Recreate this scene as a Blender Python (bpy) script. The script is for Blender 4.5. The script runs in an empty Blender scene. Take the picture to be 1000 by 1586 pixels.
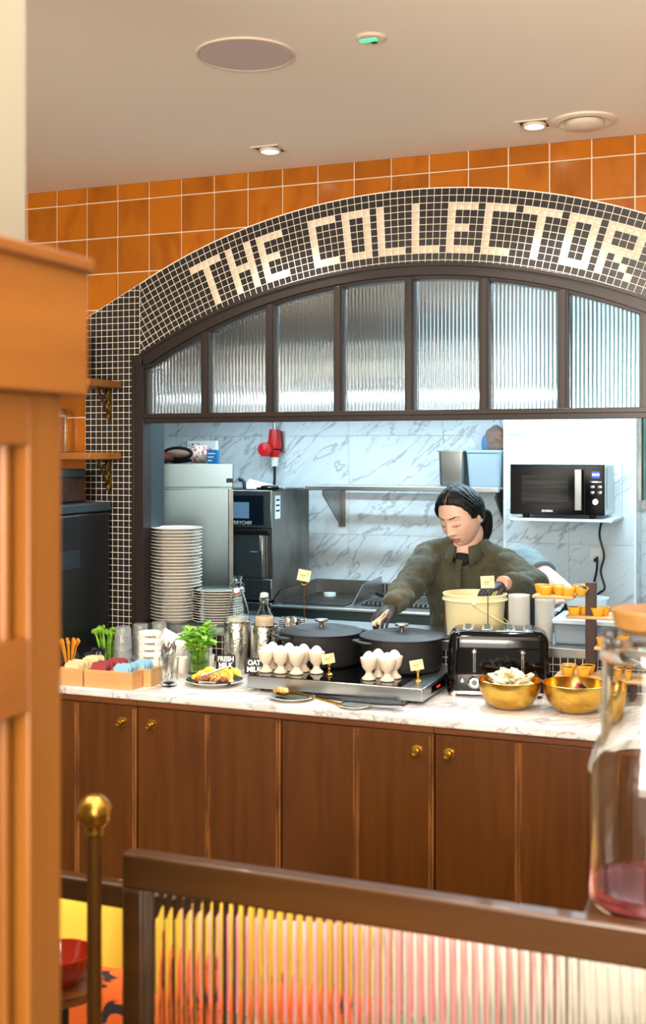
import bpy, bmesh, math, random
from mathutils import Vector, Matrix, Euler, noise
from mathutils.bvhtree import BVHTree
random.seed(7)
SC = bpy.context.scene
COL = SC.collection
pi = math.pi
sin, cos, sqrt = math.sin, math.cos, math.sqrt

# ------------------------------------------------------------------ camera
FPX, YAW, CD, CH, V0 = 1829., math.radians(21.8), 4.257, 1.75, 699.
cd = bpy.data.cameras.new('camera'); cam = bpy.data.objects.new('camera', cd); COL.objects.link(cam)
cam.location = (0, -CD, CH); cam.rotation_euler = (pi/2, 0, YAW)
cd.sensor_fit = 'AUTO'; cd.sensor_width = 36; cd.lens = FPX/1586*36; cd.shift_y = -(793-V0)/1586
cd.dof.use_dof = True; cd.dof.focus_distance = 4.9; cd.dof.aperture_fstop = 4.2
cd.clip_start = .02
SC.camera = cam
SC.view_settings.view_transform = 'Standard'; SC.view_settings.look = 'None'
SC.view_settings.exposure = 0.0; SC.view_settings.gamma = 1.0; SC.view_settings.use_curve_mapping = False

def _ray(u, v):
    a = (u-500)/FPX
    return (cos(YAW)*a-sin(YAW), sin(YAW)*a+cos(YAW), (V0-v)/FPX)
def at_y(u, v, Y):
    r = _ray(u, v); t = (Y+CD)/r[1]; return Vector((r[0]*t, Y, CH+r[2]*t))
def at_z(u, v, z):
    r = _ray(u, v); t = (z-CH)/r[2]; return Vector((r[0]*t, r[1]*t-CD, z))

# ------------------------------------------------------------------ materials
def lin(c):
    def f(x):
        x /= 255.
        return x/12.92 if x <= .04045 else ((x+.055)/1.055)**2.4
    return (f(c[0]), f(c[1]), f(c[2]), 1)
def setin(n, k, v):
    if k in n.inputs: n.inputs[k].default_value = v
def M(name, col, rough=.5, metal=0, var=None, bump=None, trans=0, ior=1.45, coat=0, emis=None, sheen=0, island=0, sss=0, spec=None, rvar=0):
    """var=(scale_xyz, colour2, lo, hi, detail, distortion); bump=(scale_xyz, strength, dist)"""
    m = bpy.data.materials.new(name); m.use_nodes = True
    nt = m.node_tree; N = nt.nodes; L = nt.links; b = N['Principled BSDF']
    setin(b, 'Base Color', lin(col)); setin(b, 'Roughness', rough); setin(b, 'Metallic', metal)
    setin(b, 'Transmission Weight', trans); setin(b, 'IOR', ior); setin(b, 'Coat Weight', coat); setin(b, 'Coat Roughness', .05)
    setin(b, 'Sheen Weight', sheen)
    if spec is not None: setin(b, 'Specular IOR Level', spec)
    if sss: setin(b, 'Subsurface Weight', sss); setin(b, 'Subsurface Radius', (.01, .004, .002)); setin(b, 'Subsurface Scale', 1.0)
    if emis: setin(b, 'Emission Color', lin(emis[0])); setin(b, 'Emission Strength', emis[1])
    tc = N.new('ShaderNodeTexCoord'); co = tc.outputs['Object']
    isl = None
    if island:
        g = N.new('ShaderNodeNewGeometry'); isl = g.outputs['Random Per Island']
        cx = N.new('ShaderNodeVectorMath'); cx.operation = 'SCALE'; cx.inputs[0].default_value = (17.3, 31.1, 23.7)
        L.new(isl, cx.inputs['Scale']); ad = N.new('ShaderNodeVectorMath'); ad.operation = 'ADD'
        L.new(co, ad.inputs[0]); L.new(cx.outputs[0], ad.inputs[1]); co = ad.outputs[0]
    def tex(scale, detail=3, dist=0):
        mp = N.new('ShaderNodeMapping'); mp.inputs['Scale'].default_value = scale if hasattr(scale, '__len__') else (scale,)*3
        L.new(co, mp.inputs['Vector'])
        t = N.new('ShaderNodeTexNoise'); t.inputs['Scale'].default_value = 1; t.inputs['Detail'].default_value = detail
        t.inputs['Distortion'].default_value = dist; L.new(mp.outputs[0], t.inputs['Vector']); return t.outputs[0]
    out = None
    if var:
        sc, c2, lo, hi, det, dis = (tuple(var)+(3, 0))[:6] if len(var) == 4 else (tuple(var)+(0,))[:6]
        t = tex(sc, det, dis); r = N.new('ShaderNodeMapRange'); r.inputs[1].default_value = lo; r.inputs[2].default_value = hi
        r.clamp = True; L.new(t, r.inputs[0]); mx = N.new('ShaderNodeMix'); mx.data_type = 'RGBA'
        mx.inputs[6].default_value = lin(col); mx.inputs[7].default_value = lin(c2); L.new(r.outputs[0], mx.inputs[0]); out = mx.outputs[2]
        L.new(out, b.inputs['Base Color'])
    if island:
        hs = N.new('ShaderNodeHueSaturation'); mr = N.new('ShaderNodeMapRange'); mr.inputs[3].default_value = 1-island; mr.inputs[4].default_value = 1+island
        L.new(isl, mr.inputs[0]); L.new(mr.outputs[0], hs.inputs['Value'])
        if out is not None: L.new(out, hs.inputs['Color'])
        else: hs.inputs['Color'].default_value = lin(col)
        L.new(hs.outputs[0], b.inputs['Base Color'])
    if bump:
        t = tex(bump[0], 3); bp = N.new('ShaderNodeBump'); bp.inputs['Strength'].default_value = bump[1]; bp.inputs['Distance'].default_value = bump[2]
        L.new(t, bp.inputs['Height']); L.new(bp.outputs[0], b.inputs['Normal'])
    if rvar:
        t = tex(60, 4); mr = N.new('ShaderNodeMapRange'); mr.inputs[3].default_value = max(0, rough-rvar); mr.inputs[4].default_value = rough+rvar
        L.new(t, mr.inputs[0]); L.new(mr.outputs[0], b.inputs['Roughness'])
    return m

def marble(name, base, vein, soft, scale=2.2, tilt=.6, island=0, rough=.2, w=.03, dense=1.0):
    m = bpy.data.materials.new(name); m.use_nodes = True
    nt = m.node_tree; N = nt.nodes; L = nt.links; b = N['Principled BSDF']; b.inputs['Roughness'].default_value = rough
    tc = N.new('ShaderNodeTexCoord'); co = tc.outputs['Object']
    if island:
        g = N.new('ShaderNodeNewGeometry'); cx = N.new('ShaderNodeVectorMath'); cx.operation = 'SCALE'; cx.inputs[0].default_value = (7.3, 3.1, 13.7)
        L.new(g.outputs['Random Per Island'], cx.inputs['Scale']); ad = N.new('ShaderNodeVectorMath'); ad.operation = 'ADD'
        L.new(co, ad.inputs[0]); L.new(cx.outputs[0], ad.inputs[1]); co = ad.outputs[0]
    mp = N.new('ShaderNodeMapping'); mp.vector_type = 'TEXTURE'; mp.inputs['Rotation'].default_value = (0, -tilt, 0) if island else (0, 0, tilt); mp.inputs['Scale'].default_value = (1/(scale*.42), 1/(scale*1.25), 1/(scale*1.5))
    L.new(co, mp.inputs['Vector'])
    def vn(s, d, dist, wd):
        t = N.new('ShaderNodeTexNoise'); t.inputs['Scale'].default_value = s; t.inputs['Detail'].default_value = d; t.inputs['Distortion'].default_value = dist
        t.inputs['Roughness'].default_value = .55
        L.new(mp.outputs[0], t.inputs['Vector'])
        s1 = N.new('ShaderNodeMath'); s1.operation = 'SUBTRACT'; s1.inputs[1].default_value = .5; L.new(t.outputs[0], s1.inputs[0])
        a = N.new('ShaderNodeMath'); a.operation = 'ABSOLUTE'; L.new(s1.outputs[0], a.inputs[0])
        r = N.new('ShaderNodeMapRange'); r.inputs[1].default_value = 0; r.inputs[2].default_value = wd; r.inputs[3].default_value = 1; r.inputs[4].default_value = 0
        L.new(a.outputs[0], r.inputs[0]); return r.outputs[0]
    v1 = vn(1.1, 6, .45, w); v2 = vn(2.4, 5, .6, w*.8); v3 = vn(.7, 4, .4, w*4)
    t = N.new('ShaderNodeTexNoise'); t.inputs['Scale'].default_value = 1.3; L.new(mp.outputs[0], t.inputs['Vector'])
    mk = N.new('ShaderNodeMapRange'); mk.inputs[1].default_value = .4; mk.inputs[2].default_value = .62; mk.inputs[4].default_value = dense; L.new(t.outputs[0], mk.inputs[0])
    def mul(a, c):
        q = N.new('ShaderNodeMath'); q.operation = 'MULTIPLY'; L.new(a, q.inputs[0])
        if isinstance(c, float): q.inputs[1].default_value = c
        else: L.new(c, q.inputs[1])
        return q.outputs[0]
    def mix(f, ca, cb):
        x = N.new('ShaderNodeMix'); x.data_type = 'RGBA'; L.new(f, x.inputs[0])
        if isinstance(ca, tuple): x.inputs[6].default_value = lin(ca)
        else: L.new(ca, x.inputs[6])
        x.inputs[7].default_value = lin(cb); return x.outputs[2]
    c = mix(mul(v3, .55), base, soft); c = mix(mul(v1, .85), c, vein); c = mix(mul(mul(v2, mk.outputs[0]), .8), c, vein)
    L.new(c, b.inputs['Base Color']); return m

def wood(name, c1, c2, grain='z', rough=.4, s=1., coat=0, spec=None):
    sc = {'z': (30*s, 30*s, 2.2*s), 'x': (2.2*s, 30*s, 30*s), 'y': (30*s, 2.2*s, 30*s)}[grain]
    return M(name, c1, rough, var=(sc, c2, .35, .68, 5, .4), bump=(tuple(x*2 for x in sc), .12, .002), coat=coat, spec=spec)

mt = {}
mt['ceiling'] = M('ceiling_paint', (241, 230, 213), .75, bump=(30, .03, .001))
mt['kitchen_white'] = M('kitchen_white_paint', (226, 228, 228), .6)
mt['cream_wall'] = M('cream_paint', (136, 129, 112), .7, bump=(30, .03, .001))
mt['orange'] = M('glazed_orange_tile', (176, 98, 7), .2, var=((9, 9, 5), (140, 70, 4), .45, .8, 3, .6), bump=((7, 7, 7), .08, .006), island=.14, coat=0)
mt['grout'] = M('cream_grout', (232, 208, 176), .8, bump=(200, .2, .001))
mt['mosaic_grout'] = M('pale_mosaic_grout', (250, 238, 220), .8)
mt['mosaic_dark'] = M('dark_mosaic_tile', (40, 35, 33), .28, island=.12)
mt['mosaic_ivory'] = M('ivory_mosaic_tile', (226, 208, 182), .25, island=.04)
mt['frame'] = M('dark_bronze_frame', (46, 38, 35), .35, .3)
mt['reveal'] = M('slate_blue_paint', (44, 58, 62), .45)
mt['rib_glass'] = M('ribbed_glass', (246, 250, 250), .09, trans=1, ior=1.5)
mt['glass'] = M('clear_glass', (250, 252, 251), .0, trans=1, ior=1.48)
mt['glass_thin'] = M('thin_clear_glass', (246, 250, 249), .01, trans=1, ior=1.18)
mt['counter_marble'] = marble('white_veined_marble', (222, 220, 218), (164, 148, 140), (205, 192, 184), 5.5, .7, w=.022, dense=.8, rough=.18)
mt['wall_marble'] = marble('pale_marble_tile', (214, 226, 232), (158, 162, 166), (196, 207, 212), 2.7, .72, island=1, rough=.15, w=.016)
mt['dark_wood'] = wood('dark_stained_oak', (90, 48, 7), (74, 38, 5), 'z', .35, coat=.15)
mt['dark_wood_x'] = wood('dark_stained_oak_rail', (124, 70, 28), (88, 46, 16), 'x', .4)
mt['strip_wood'] = wood('fluted_dark_strip', (140, 86, 38), (72, 38, 12), 'z', .4, 2)
mt['oak'] = wood('honey_oak', (124, 74, 20), (106, 60, 11), 'z', .42, .5)
mt['oak_x'] = wood('honey_oak_horizontal', (130, 78, 22), (112, 62, 14), 'y', .42, .5)
mt['rail_wood'] = wood('walnut_rail', (72, 42, 12), (52, 29, 6), 'x', .32, .6, coat=.3)
mt['shelf_wood'] = wood('shelf_oak', (170, 106, 40), (140, 82, 26), 'x', .45, .8)
mt['bamboo'] = wood('pale_bamboo', (222, 170, 112), (202, 146, 88), 'x', .5, .8)
mt['bamboo_y'] = wood('pale_bamboo_side', (218, 164, 104), (190, 132, 76), 'y', .5, .8)
mt['brass'] = M('brushed_brass', (196, 148, 66), .28, 1, rvar=.08)
mt['gold'] = M('polished_gold_metal', (204, 162, 72), .24, 1, bump=((3, 3, 220), .08, .001), rvar=.06)
mt['aged_brass'] = M('aged_brass', (140, 108, 44), .42, 1, var=(60, (88, 66, 30), .4, .7))
mt['steel'] = M('brushed_steel', (176, 180, 180), .3, 1, bump=((4, 300, 300), .05, .0005))
mt['steel_v'] = M('brushed_steel_vertical', (104, 118, 122), .26, 1, bump=((200, 200, 3), .06, .0005))
mt['steel_dk'] = M('darker_steel', (146, 146, 144), .38, 1, var=(4, (108, 104, 98), .4, .7))
mt['chrome'] = M('chrome', (225, 225, 225), .06, 1)
mt['hammered'] = M('hammered_steel', (190, 186, 178), .2, 1, bump=(110, .55, .004))
mt['black_gloss'] = M('black_gloss_enamel', (5, 5, 6), .07)
mt['micro_black'] = M('microwave_black', (7, 7, 8), .12, spec=.2)
mt['black_glass'] = M('black_ceramic_glass', (8, 8, 9), .05)
mt['black_matt'] = M('matt_black_iron', (34, 33, 33), .5, bump=(300, .12, .0006))
mt['black_plastic'] = M('black_plastic', (18, 19, 20), .4)
mt['machine'] = M('coffee_machine_black', (17, 20, 22), .38)
mt['machine_blue'] = M('coffee_machine_slate', (48, 62, 70), .4)
mt['beans'] = M('coffee_beans', (86, 60, 48), .45, var=(160, (34, 20, 14), .42, .56), bump=(160, .8, .006))
mt['white_china'] = M('white_china', (236, 230, 220), .16, coat=.3)
mt['cream_china'] = M('cream_stoneware', (232, 216, 194), .22, coat=.2)
mt['plate_edge'] = M('plate_stoneware', (222, 214, 200), .25, coat=.2)
mt['green_glaze'] = M('dark_green_glaze', (40, 62, 60), .15, coat=.5, var=(40, (60, 80, 74), .45, .7))
mt['egg'] = M('eggshell', (248, 240, 232), .42)
mt['tongs'] = M('tong_black', (16, 16, 17), .55)
mt['chalkboard'] = M('chalkboard_slate', (26, 25, 25), .6)
mt['chalk'] = M('chalk_white', (244, 242, 236), .8)
mt['card'] = M('cream_card', (238, 220, 160), .5)
mt['ink'] = M('card_print', (96, 78, 40), .6)
mt['ink_dark'] = M('dark_print', (40, 34, 30), .6)
mt['skin'] = M('skin', (234, 190, 168), .42, sss=.12, var=(25, (228, 174, 150), .45, .75))
mt['lip'] = M('lips', (204, 120, 108), .35)
mt['brow'] = M('brow_hair', (84, 56, 44), .7)
mt['lash_and_shade'] = M('eyelash_and_face_shade', (66, 42, 36), .6)
mt['lid'] = M('eyelid', (216, 158, 132), .45)
mt['hair'] = M('black_hair', (8, 6, 7), .48, bump=((160, 18, 30), .5, .003), spec=.35)
mt['scalp'] = M('scalp_parting', (178, 112, 98), .5)
mt['shirt'] = M('olive_cotton_shirt', (78, 75, 57), .85, sheen=.1, var=((7, 7, 10), (64, 62, 45), .4, .7), bump=((13, 16, 7), .7, .02))
mt['undershirt'] = M('black_undershirt', (20, 20, 20), .8)
mt['tshirt'] = M('pale_grey_tshirt', (118, 134, 138), .85, bump=((12, 12, 14), .45, .014))
mt['glove'] = M('charcoal_glove', (50, 47, 50), .5, bump=(40, .3, .004))
mt['glove_black'] = M('black_nitrile_glove', (16, 18, 22), .25, bump=(40, .35, .004))
mt['trouser'] = M('dark_trousers', (28, 28, 32), .8)
mt['leather'] = M('black_shoe', (20, 18, 18), .4)
mt['bucket'] = M('cream_yellow_plastic', (250, 236, 188), .35, sss=.1, trans=.15)
mt['cloth_red'] = M('red_measure_print', (206, 96, 40), .5)
mt['clear_plastic'] = M('clear_plastic', (250, 250, 246), .15, trans=.55, ior=1.25)
mt['blue_tub'] = M('frosted_blue_plastic', (176, 196, 208), .4, trans=.3, ior=1.2)
mt['grey_tub'] = M('frosted_grey_plastic', (140, 152, 164), .4, trans=.15, ior=1.2)
mt['tub_lid'] = M('pale_blue_lid', (196, 216, 226), .35)
mt['bread'] = M('brown_bread', (126, 86, 62), .7, var=(40, (84, 54, 40), .4, .7), bump=(60, .5, .01))
mt['bag'] = M('clear_film', (240, 242, 244), .12, trans=.94, ior=1.06)
mt['red_plastic'] = M('red_plug_plastic', (196, 28, 30), .35)
mt['white_plastic'] = M('white_plastic', (232, 234, 232), .4)
mt['screen_blue'] = M('lit_blue_display', (20, 40, 160), .2, emis=((40, 80, 255), 2.2))
mt['screen_digits'] = M('display_digits', (200, 220, 255), .3, emis=((190, 210, 255), 3.))
mt['touch'] = M('touchscreen', (96, 130, 156), .2, emis=((90, 130, 160), .35))
mt['oven_panel'] = M('oven_dark_panel', (14, 24, 34), .25)
mt['oven_window'] = M('oven_window', (22, 20, 18), .15, spec=.15, var=((2, 2, 120), (52, 47, 42), .4, .6))
mt['tart'] = M('yellow_paper_case', (240, 176, 44), .5, sss=.1)
mt['tart_top'] = M('custard_top', (226, 150, 48), .4, var=(70, (60, 26, 12), .47, .58))
mt['choc'] = M('dark_fruit_top', (46, 18, 12), .3, bump=(80, .5, .004))
mt['stand_wood'] = wood('dark_stand_wood', (62, 40, 30), (38, 24, 18), 'z', .45)
mt['board'] = wood('pale_board', (206, 172, 122), (184, 146, 96), 'x', .5, .7)
mt['leaf'] = M('green_leaf', (104, 172, 40), .4, var=(30, (160, 212, 70), .4, .65), sss=.08)
mt['leaf_light'] = M('pale_green_leaf', (146, 196, 60), .45, var=(30, (96, 150, 30), .4, .65))
mt['stem'] = M('pale_green_stem', (190, 206, 120), .45)
mt['tumbler'] = M('tumbler_glass', (250, 252, 250), .03, trans=.86, ior=1.38)
mt['water'] = M('tinted_water', (206, 220, 180), .02, trans=1, ior=1.33)
mt['milk'] = M('milk', (244, 240, 230), .3)
mt['oat'] = M('oat_milk', (228, 196, 160), .35)
mt['red_rubber'] = M('red_rubber_seal', (210, 70, 50), .5)
mt['tea_cream'] = M('cream_tea_envelope', (226, 208, 160), .6)
mt['tea_red'] = M('dusky_red_tea_envelope', (160, 66, 72), .6)
mt['tea_blue'] = M('pale_blue_tea_envelope', (150, 194, 214), .6)
mt['stir_wood'] = M('amber_stirrer', (214, 132, 24), .45)
mt['black_packet'] = M('black_packet', (26, 26, 30), .35)
mt['packet_white'] = M('white_sugar_packet', (232, 222, 204), .5)
mt['packet_cream'] = M('kraft_sugar_packet', (214, 186, 146), .55)
mt['packet_green'] = M('green_sugar_packet', (190, 204, 160), .5)
mt['packet_red'] = M('red_foil_portion', (186, 62, 62), .3)
mt['packet_dark'] = M('dark_portion', (54, 22, 24), .3)
mt['food_yellow'] = M('yellow_fruit', (250, 196, 30), .4, var=(50, (252, 224, 120), .4, .62), sss=.1)
mt['food_gold'] = M('golden_pastry', (206, 122, 44), .5, var=(70, (244, 206, 140), .42, .6), bump=(90, .5, .004))
mt['food_brown'] = M('toasted_crust', (150, 78, 34), .5, var=(70, (222, 160, 90), .45, .62), bump=(90, .5, .004))
mt['granola'] = M('granola', (236, 190, 120), .5, var=(120, (190, 120, 50), .42, .6), bump=(120, .7, .006))
mt['led'] = M('lit_spot_lens', (255, 244, 224), .3, emis=((255, 240, 214), 14.))
mt['green_led'] = M('lit_green_lens', (60, 220, 140), .3, emis=((60, 230, 150), 1.6))
mt['strip_led'] = M('lit_strip_diffuser', (240, 250, 255), .4, emis=((225, 242, 255), 5.))
mt['speaker'] = M('speaker_grille_lilac', (200, 186, 184), .8, bump=(700, .4, .0008))
mt['fixture'] = M('white_fixture', (226, 208, 186), .5)
mt['label_white'] = M('white_label', (226, 232, 234), .5)
mt['label_blue'] = M('blue_label', (30, 120, 190), .5)
mt['towel'] = M('checked_towel', (236, 222, 214), .9, var=(45, (196, 110, 104), .52, .56), bump=(200, .4, .002))
mt['pouch'] = M('tan_pouch', (150, 128, 112), .7, bump=(30, .3, .004))
mt['maroon'] = M('maroon_cloth', (86, 34, 36), .8)
mt['griddle'] = M('griddle_plate', (92, 86, 80), .4, 1, var=(14, (60, 56, 52), .4, .7))
mt['range_front'] = M('range_front_steel', (96, 116, 126), .35, 1)
mt['floor'] = wood('floor_boards', (96, 64, 40), (70, 44, 26), 'x', .4, .3)
mt['kfloor'] = M('kitchen_floor', (92, 92, 94), .5)
mt['cush_yellow'] = M('yellow_cushion', (230, 192, 66), .85, bump=(300, .3, .001))
mt['cush_pink'] = M('pink_cushion', (224, 120, 132), .85, var=((26, 3, 3), (232, 196, 186), .46, .64), bump=(300, .3, .001))
mt['cush_orange'] = M('orange_cushion', (214, 92, 22), .8, var=(13, (34, 26, 30), .53, .56, 2, 1.2), bump=(300, .3, .001))
mt['cush_cream'] = M('cream_cushion', (216, 210, 200), .85, var=(9, (160, 158, 146), .52, .62), bump=(300, .3, .001))
mt['cush_grey'] = M('grey_green_cushion', (96, 100, 84), .85, var=(16, (176, 164, 130), .5, .62), bump=(300, .3, .001))
mt['red_gloss'] = M('glossy_red_ceramic', (150, 34, 10), .08, coat=.7)
mt['pink_liquid'] = M('pink_liquid', (226, 120, 124), .02, trans=.9, ior=1.33)
mt['cork_wood'] = wood('lid_oak', (146, 106, 56), (122, 82, 36), 'x', .45, .8)
mt['rib_clear'] = M('reeded_clear_glass', (250, 250, 246), .02, trans=1, ior=1.5)
mt['speckle'] = M('patterned_film', (150, 60, 50), .5, var=((80, 80, 4), (230, 220, 214), .48, .52))

# ------------------------------------------------------------------ mesh builder
class MB:
    def __init__(s): s.v = []; s.f = []; s.m = []
    def add(s, vs, fs, mi=0, T=None):
        o = len(s.v)
        for p in vs:
            p = Vector(p); s.v.append(T @ p if T is not None else p)
        for f in fs: s.f.append([i+o for i in f]); s.m.append(mi)
        return s
    def box(s, x0, x1, y0, y1, z0, z1, mi=0, T=None):
        if x0 > x1: x0, x1 = x1, x0
        if y0 > y1: y0, y1 = y1, y0
        if z0 > z1: z0, z1 = z1, z0
        vs = [(x0,y0,z0),(x1,y0,z0),(x1,y1,z0),(x0,y1,z0),(x0,y0,z1),(x1,y0,z1),(x1,y1,z1),(x0,y1,z1)]
        return s.add(vs, [(0,3,2,1),(4,5,6,7),(0,1,5,4),(1,2,6,5),(2,3,7,6),(3,0,4,7)], mi, T)
    def lathe(s, prof, c=(0,0,0), n=32, mi=0, T=None, cap0=False, cap1=False):
        vs = []; fs = []
        for r, z in prof:
            for k in range(n):
                a = 2*pi*k/n; vs.append((c[0]+r*cos(a), c[1]+r*sin(a), c[2]+z))
        for i in range(len(prof)-1):
            for k in range(n):
                k2 = (k+1) % n; fs.append((i*n+k, i*n+k2, (i+1)*n+k2, (i+1)*n+k))
        if cap0: fs.append(tuple(reversed(range(n))))
        if cap1: fs.append(tuple((len(prof)-1)*n+k for k in range(n)))
        return s.add(vs, fs, mi, T)
    def cyl(s, c, r, h, n=24, mi=0, r2=None, T=None):
        return s.lathe([(r, 0), (r if r2 is None else r2, h)], c, n, mi, T, True, True)
    def tube(s, path, rad, n=10, mi=0, closed=False, cap=True, T=None, squash=None, up=(0,0,1)):
        path = [Vector(p) for p in path]; m = len(path)
        if not hasattr(rad, '__len__'): rad = [rad]*m
        vs = []; fs = []; prev = None
        for i, p in enumerate(path):
            if closed: t = path[(i+1) % m]-path[(i-1) % m]
            else: t = path[min(i+1, m-1)]-path[max(i-1, 0)]
            t.normalize()
            if prev is None:
                a = Vector(up)
                if abs(a.dot(t)) > .95: a = Vector((1, 0, 0))
                x = (a-t*a.dot(t)).normalized()
            else:
                x = (prev-t*prev.dot(t))
                x = x.normalized() if x.length > 1e-6 else Vector((1, 0, 0))
            prev = x; y = t.cross(x)
            r = rad[i]; rx, ry = r if hasattr(r, '__len__') else (r, r)
            for k in range(n):
                a = 2*pi*k/n; vs.append(p+x*(rx*cos(a))+y*(ry*sin(a)))
        rng = m if closed else m-1
        for i in range(rng):
            for k in range(n):
                k2 = (k+1) % n; j = (i+1) % m
                fs.append((i*n+k, i*n+k2, j*n+k2, j*n+k))
        if cap and not closed:
            fs.append(tuple(reversed(range(n)))); fs.append(tuple((m-1)*n+k for k in range(n)))
        return s.add(vs, fs, mi, T)
    def ball(s, c, r, n=16, m=10, mi=0, T=None):
        rx, ry, rz = r if hasattr(r, '__len__') else (r, r, r)
        vs = [(c[0], c[1], c[2]-rz)]; fs = []
        for i in range(1, m):
            a = -pi/2+pi*i/m
            for k in range(n):
                b = 2*pi*k/n; vs.append((c[0]+rx*cos(a)*cos(b), c[1]+ry*cos(a)*sin(b), c[2]+rz*sin(a)))
        vs.append((c[0], c[1], c[2]+rz)); top = len(vs)-1
        for k in range(n): fs.append((0, 1+(k+1) % n, 1+k))
        for i in range(m-2):
            for k in range(n):
                k2 = (k+1) % n; a = 1+i*n; fs.append((a+k, a+k2, a+n+k2, a+n+k))
        a = 1+(m-2)*n
        for k in range(n): fs.append((a+k, a+(k+1) % n, top))
        return s.add(vs, fs, mi, T)
    def prism(s, poly, y0, y1, mi=0, T=None):
        """poly in x,z (counter-clockwise seen from -y); extruded from y0 (front) to y1"""
        n = len(poly)
        vs = [(p[0], y0, p[1]) for p in poly]+[(p[0], y1, p[1]) for p in poly]
        fs = [tuple(range(n)), tuple(reversed(range(n, 2*n)))]
        for i in range(n):
            j = (i+1) % n; fs.append((j, i, n+i, n+j))
        return s.add(vs, fs, mi, T)
    def strip(s, lo, hi, y0, y1, mi=0):
        """solid between two x,z polylines lo and hi of equal length"""
        n = len(lo); vs = []
        for y in (y0, y1):
            vs += [(p[0], y, p[1]) for p in lo]+[(p[0], y, p[1]) for p in hi]
        fs = []
        for i in range(n-1):
            fs.append((i, i+1, n+i+1, n+i)); fs.append((2*n+i+1, 2*n+i, 3*n+i, 3*n+i+1))
            fs.append((i+1, i, 2*n+i, 2*n+i+1)); fs.append((n+i, n+i+1, 3*n+i+1, 3*n+i))
        fs.append((0, n, 3*n, 2*n)); fs.append((n-1, 3*n-1, 4*n-1, 2*n-1))
        return s.add(vs, fs, mi)
    def build(s, name, mat, parent=None, bevel=0, seg=2, sharp=32, sub=0, kind=None, label=None, solid=0, remesh=0, smooth_it=0):
        me = bpy.data.meshes.new(name); me.from_pydata([tuple(p) for p in s.v], [], s.f)
        mats = mat if isinstance(mat, (list, tuple)) else [mat]
        for q in mats: me.materials.append(mt[q] if isinstance(q, str) else q)
        for i, p in enumerate(me.polygons): p.material_index = s.m[i]; p.use_smooth = True
        me.update()
        try: me.set_sharp_from_angle(angle=math.radians(sharp))
        except Exception: pass
        o = bpy.data.objects.new(name, me); COL.objects.link(o)
        if parent is not None: o.parent = parent
        if kind: o['kind'] = kind
        if label: o['label'] = label
        if remesh:
            r = o.modifiers.new('remesh', 'REMESH'); r.mode = 'VOXEL'; r.voxel_size = remesh; r.use_smooth_shade = True
            if smooth_it:
                q = o.modifiers.new('smooth', 'SMOOTH'); q.iterations = smooth_it; q.factor = .5
        if bevel:
            b = o.modifiers.new('bevel', 'BEVEL'); b.width = bevel; b.segments = seg; b.limit_method = 'ANGLE'; b.angle_limit = math.radians(40)
        if solid:
            q = o.modifiers.new('solid', 'SOLIDIFY'); q.thickness = solid
        if sub:
            q = o.modifiers.new('sub', 'SUBSURF'); q.levels = sub; q.render_levels = sub
        return o

def tag(o, label, cat, group=None):
    o['label'] = label; o['category'] = cat
    if group: o['group'] = group
    return o
def thing(name, label, cat, loc=(0,0,0), rz=0, group=None):
    o = bpy.data.objects.new(name, None); COL.objects.link(o); o.location = loc; o.rotation_euler = (0, 0, rz)
    o.empty_display_size = .02
    return tag(o, label, cat, group)
def struct(o):
    o['kind'] = 'structure'; return o
def dup(root, loc=None, rot=None, label=None, group=None, scale=None):
    r = root.copy(); COL.objects.link(r)
    if loc is not None: r.location = loc
    if rot is not None: r.rotation_euler = rot if hasattr(rot, '__len__') else (0, 0, rot)
    if scale is not None: r.scale = (scale,)*3
    if label: r['label'] = label
    if group: r['group'] = group
    for ch in list(root.children):
        c = ch.copy(); COL.objects.link(c); c.parent = r
        for g in list(ch.children):
            d = g.copy(); COL.objects.link(d); d.parent = c
    return r
def text_part(s, size, name, mat, parent, loc, rot, ext=.0004, align='CENTER', bold=0, xs=1.):
    cu = bpy.data.curves.new(name, 'FONT'); cu.body = s; cu.size = size; cu.extrude = ext; cu.align_x = align; cu.align_y = 'CENTER'; cu.offset = bold
    cu.resolution_u = 3
    o = bpy.data.objects.new(name, cu); COL.objects.link(o)
    dg = bpy.context.evaluated_depsgraph_get(); me = bpy.data.meshes.new_from_object(o.evaluated_get(dg))
    bpy.data.objects.remove(o); me.materials.clear(); me.materials.append(mt[mat])
    o = bpy.data.objects.new(name, me); COL.objects.link(o); o.parent = parent
    o.location = loc; o.rotation_euler = rot; o.scale = (xs, 1, 1)
    return o
def mtx(loc=(0,0,0), rot=(0,0,0), sc=(1,1,1)):
    return Matrix.Translation(loc) @ Euler(rot).to_matrix().to_4x4() @ Matrix.Diagonal((*sc, 1))

# ================================================================== ROOM SHELL
CEIL = 2.86; CX = -1.3464
OZ, OR_ = .2668, 2.468          # outer edge of the mosaic arch
IZ, IR = .1288, 2.3234          # inner edge of the mosaic arch / outer edge of the frame
GZ, GR = .1818, 2.2116          # glass edge
def arc_o(x): return OZ+sqrt(OR_**2-(x-CX)**2)
def arc_i(x): return IZ+sqrt(IR**2-(x-CX)**2)
def arc_g(x): return GZ+sqrt(GR**2-(x-CX)**2)
JL = -2.493; JR = 2*CX-JL       # jambs of the pass opening
FL_ = -2.532; FR_ = 2*CX-FL_
WT = .145
SILL = 1.045; CT = .904

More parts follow.
